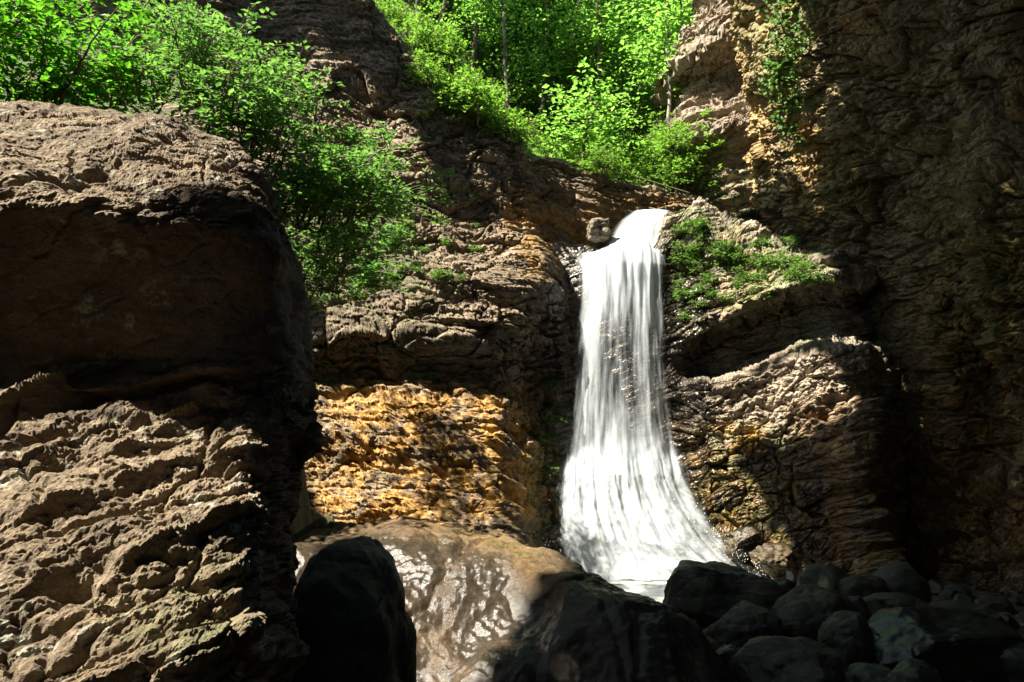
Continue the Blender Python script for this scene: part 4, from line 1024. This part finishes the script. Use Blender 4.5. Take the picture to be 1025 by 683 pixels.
# ------------------------------------------------------------------ LIGHT
S = np.array([-.52, -.23, .82]); S /= np.linalg.norm(S)
el = math.asin(S[2])
sl = bpy.data.lights.new('sun', 'SUN'); sl.energy = 5.0; sl.angle = R(.5); sl.color = (1, .935, .80)
so = bpy.data.objects.new('sun', sl); C.objects.link(so); so.rotation_euler = Vector(S).to_track_quat('Z', 'Y').to_euler(); so.location = (-20, 0, 40)
wd = bpy.data.worlds.new('World'); scene.world = wd; wd.use_nodes = True
nt = wd.node_tree; nt.nodes.clear()
sk = nt.nodes.new('ShaderNodeTexSky'); sk.sky_type = 'NISHITA'; sk.sun_disc = False; sk.sun_elevation = el; sk.sun_rotation = math.atan2(S[0], S[1])
bg = nt.nodes.new('ShaderNodeBackground'); bg.inputs['Strength'].default_value = .085
wo = nt.nodes.new('ShaderNodeOutputWorld'); nt.links.new(sk.outputs[0], bg.inputs[0]); nt.links.new(bg.outputs[0], wo.inputs[0])

# ------------------------------------------------------------------ ADDED SHADE TREES, out of view, leaves placed to shape shade in the gorge
def inpoly(x, y, poly):
    r = np.zeros(np.shape(x), bool); n = len(poly)
    for i in range(n):
        x1, y1 = poly[i]; x2, y2 = poly[(i + 1) % n]
        c = ((y1 > y) != (y2 > y)) & (x < (x2 - x1) * (y - y1) / (y2 - y1 + 1e-9) + x1); r ^= c
    return r
LIT = [  # view areas kept sunny by gaps cut in the added canopy
    [(-20, 88), (170, 84), (262, 122), (275, 165), (250, 160), (130, 172), (60, 200), (-20, 205)],
    [(-20, 405), (90, 395), (235, 362), (262, 400), (275, 455), (305, 550), (325, 683), (-20, 690)],
    [(-20, -20), (80, -20), (105, 60), (180, 95), (205, 60), (190, -10), (215, 0), (230, 75), (300, 85), (322, 50), (345, 85), (412, 140), (425, 300), (320, 310), (300, 220), (262, 130), (165, 95), (-20, 105)],
    [(400, 230), (425, 205), (470, 245), (525, 200), (545, 185), (585, 250), (575, 300), (545, 345), (480, 335), (370, 345), (316, 300), (400, 265)],
    [(320, 400), (400, 400), (480, 372), (552, 380), (552, 490), (500, 528), (330, 522)],
    [(575, 200), (690, 200), (688, 470), (758, 570), (655, 576), (640, 588), (555, 590), (556, 400), (578, 240)],
    [(380, -20), (412, 60), (455, 104), (565, 142), (640, 172), (690, 198), (712, 172), (672, 110), (690, -20)],
    [(680, -20), (795, -20), (800, 60), (790, 150), (700, 205), (670, 120)],
    [(660, 205), (700, 208), (760, 232), (828, 262), (826, 288), (770, 305), (700, 345), (675, 372)],
    [(684, 384), (740, 385), (832, 356), (834, 396), (812, 420), (755, 430), (690, 424)],
    [(330, 512), (500, 524), (548, 550), (522, 575), (498, 610), (478, 645), (462, 690), (385, 690), (412, 575)],
]
DAP = [[(684, 430), (735, 450), (760, 500), (805, 540), (805, 572), (740, 570), (690, 480)],
       [(110, 0), (200, 60), (110, 100)], [(850, 535), (910, 540), (905, 568), (850, 570)]]
e1 = np.cross(S, [0, 1, 0]); e1 /= np.linalg.norm(e1); e2 = np.cross(S, e1)
bpy.context.view_layer.update(); dg = bpy.context.evaluated_depsgraph_get()
RES = .045; A0, B0, NA, NBB = -26., -30., 1200, 1200
opn = np.zeros((NA, NBB), bool)
gx, gy = np.meshgrid(np.arange(300) * 3., np.arange(240) * 3.)
JX = 17 * fbm(np.stack([gx, gy, 0 * gx], -1) / 34, 3, 71, .7); JY = 17 * fbm(np.stack([gx, gy, 0 * gx + 5], -1) / 34, 3, 72, .7)
for py in range(-8, 690, 3):
    for px in range(-10, 860, 3):
        jx, jy = JX[(py + 8) // 3, (px + 10) // 3], JY[(py + 8) // 3, (px + 10) // 3]
        fx, fy = np.array(px + jx), np.array(py + jy)
        lit_ = any(inpoly(fx, fy, q) for q in LIT)
        if not lit_:
            if not any(inpoly(fx, fy, q) for q in DAP) or random.random() > .03: continue
        p_, n_, ob = hit(px, py)
        if p_ is None or ob in (tucked, pool_edge) or (ob is slab and p_[0] > .15 + .25 * (p_[1] - 6.5)): continue
        i = int((p_ @ e1 - A0) / RES); j = int((p_ @ e2 - B0) / RES)
        if 1 < i < NA - 2 and 1 < j < NBB - 2: opn[i - 1:i + 2, j - 1:j + 2] = True
n = 270000
rgc = np.random.default_rng(999)
px_ = rgc.uniform(-20, 7, n); py_ = rgc.uniform(-15, 19.5, n); pz_ = rgc.uniform(17.5, 22.5, n) + .1 * px_
cp = np.stack([px_, py_, pz_], -1)
dens = fbm(cp * .35, 3, 1001)
i = ((cp @ e1 - A0) / RES).astype(int).clip(0, NA - 1); j = ((cp @ e2 - B0) / RES).astype(int).clip(0, NBB - 1)
blk = opn.copy()
for _ in range(1):
    q = blk.copy(); q[1:] |= blk[:-1]; q[:-1] |= blk[1:]; q[:, 1:] |= blk[:, :-1]; q[:, :-1] |= blk[:, 1:]; blk = q
# the crowns stay above the view and leave the lit openings free
ppx, ppy = project(cp)
fwd = (cp[:, 1] > 0)
az = rgc.uniform(0, 6.28, n); cdd = np.stack([np.cos(az), np.sin(az), rgc.uniform(-.4, .1, n)], -1); cdd /= np.linalg.norm(cdd, axis=1, keepdims=True); cln = rgc.uniform(.2, .36, n)
busy = blk[i, j]
for f_ in (.5, 1.0):
    tp_ = cp + cdd * (cln * f_)[:, None]
    busy |= blk[((tp_ @ e1 - A0) / RES).astype(int).clip(0, NA - 1), ((tp_ @ e2 - B0) / RES).astype(int).clip(0, NBB - 1)]
keep = ~busy & (dens > -.6) & (cp[:, 1] + (cp[:, 2] - 9) * S[1] / -S[2] < 19.0) & ~(fwd & (ppy > -60) & (ppx > -60) & (ppx < 1084))
cp = cp[keep]; cdd = cdd[keep]; cln = cln[keep]
own = np.floor((np.maximum(cp[:, 1], -7.4) + 7.5) / 6.8).astype(int).clip(0, 3)
for k in range(4):
    q = cp[own == k]
    base = np.array([-18.0 + (k % 2), -4 + 6.8 * k, 6.0])
    dd = cdd[own == k]
    upv = np.stack([rgc.normal(-.3, .35, len(q)), rgc.normal(0, .35, len(q)), np.ones(len(q))], -1)
    ln = cln[own == k][:, None]
    t_ = thing('tree', base, ['tall forest tree leaning over the gorge from its left rim, nearest the camera', 'tall forest tree spreading its limbs over the huge boulder from the left rim', 'tall forest tree spreading its crown over the pool from the left rim', 'tall forest tree leaning over the fall from the left rim'][k], 'tree', 'tall trees on the left rim')
    obj('crown', leaf_arrays('canopy_leaf', q - base, dd, upv, ln, ln * .36, rgc), M['leaf_canopy'], t_)
    pl = Plant(); t = np.linspace(0, 1, 14)[:, None]
    pl.tube(np.array([0, 0, -8.0]) + t * np.array([2.5, 0, 22.5]), .38, .14, 10)
    done = 0
    for m_ in range(150):                          # limbs that reach out where the crown is closed
        lp = np.array([1.6, 0, 9.0 + done * .6]) + t * np.array([rgc.uniform(4, 15), rgc.uniform(-4, 4), 4.5]) + np.sin(t * 3) * np.array([0, .3, .4]); tf_ = np.linspace(0, 13, 400); w_ = np.stack([np.interp(tf_, np.arange(14), lp[:, q_]) for q_ in range(3)], 1) + base
        ii = ((w_ @ e1 - A0) / RES).astype(int).clip(0, NA - 1); jj = ((w_ @ e2 - B0) / RES).astype(int).clip(0, NBB - 1)
        if blk[ii, jj].any(): continue
        pl.tube(lp, .1, .03, 6); done += 1
        if done == 5: break
    obj('trunk', pl.stem_mesh('rim_trunk'), M['bark'], t_)

# ------------------------------------------------------------------ COLOUR MANAGEMENT
vs = scene.view_settings
scene.display_settings.display_device = 'sRGB'
vs.view_transform = 'Standard'; vs.look = 'None'; vs.exposure = 2.1; vs.gamma = 1.0; vs.use_curve_mapping = False
scene.cycles.transparent_max_bounces = 16
scene.cycles.max_bounces = 8
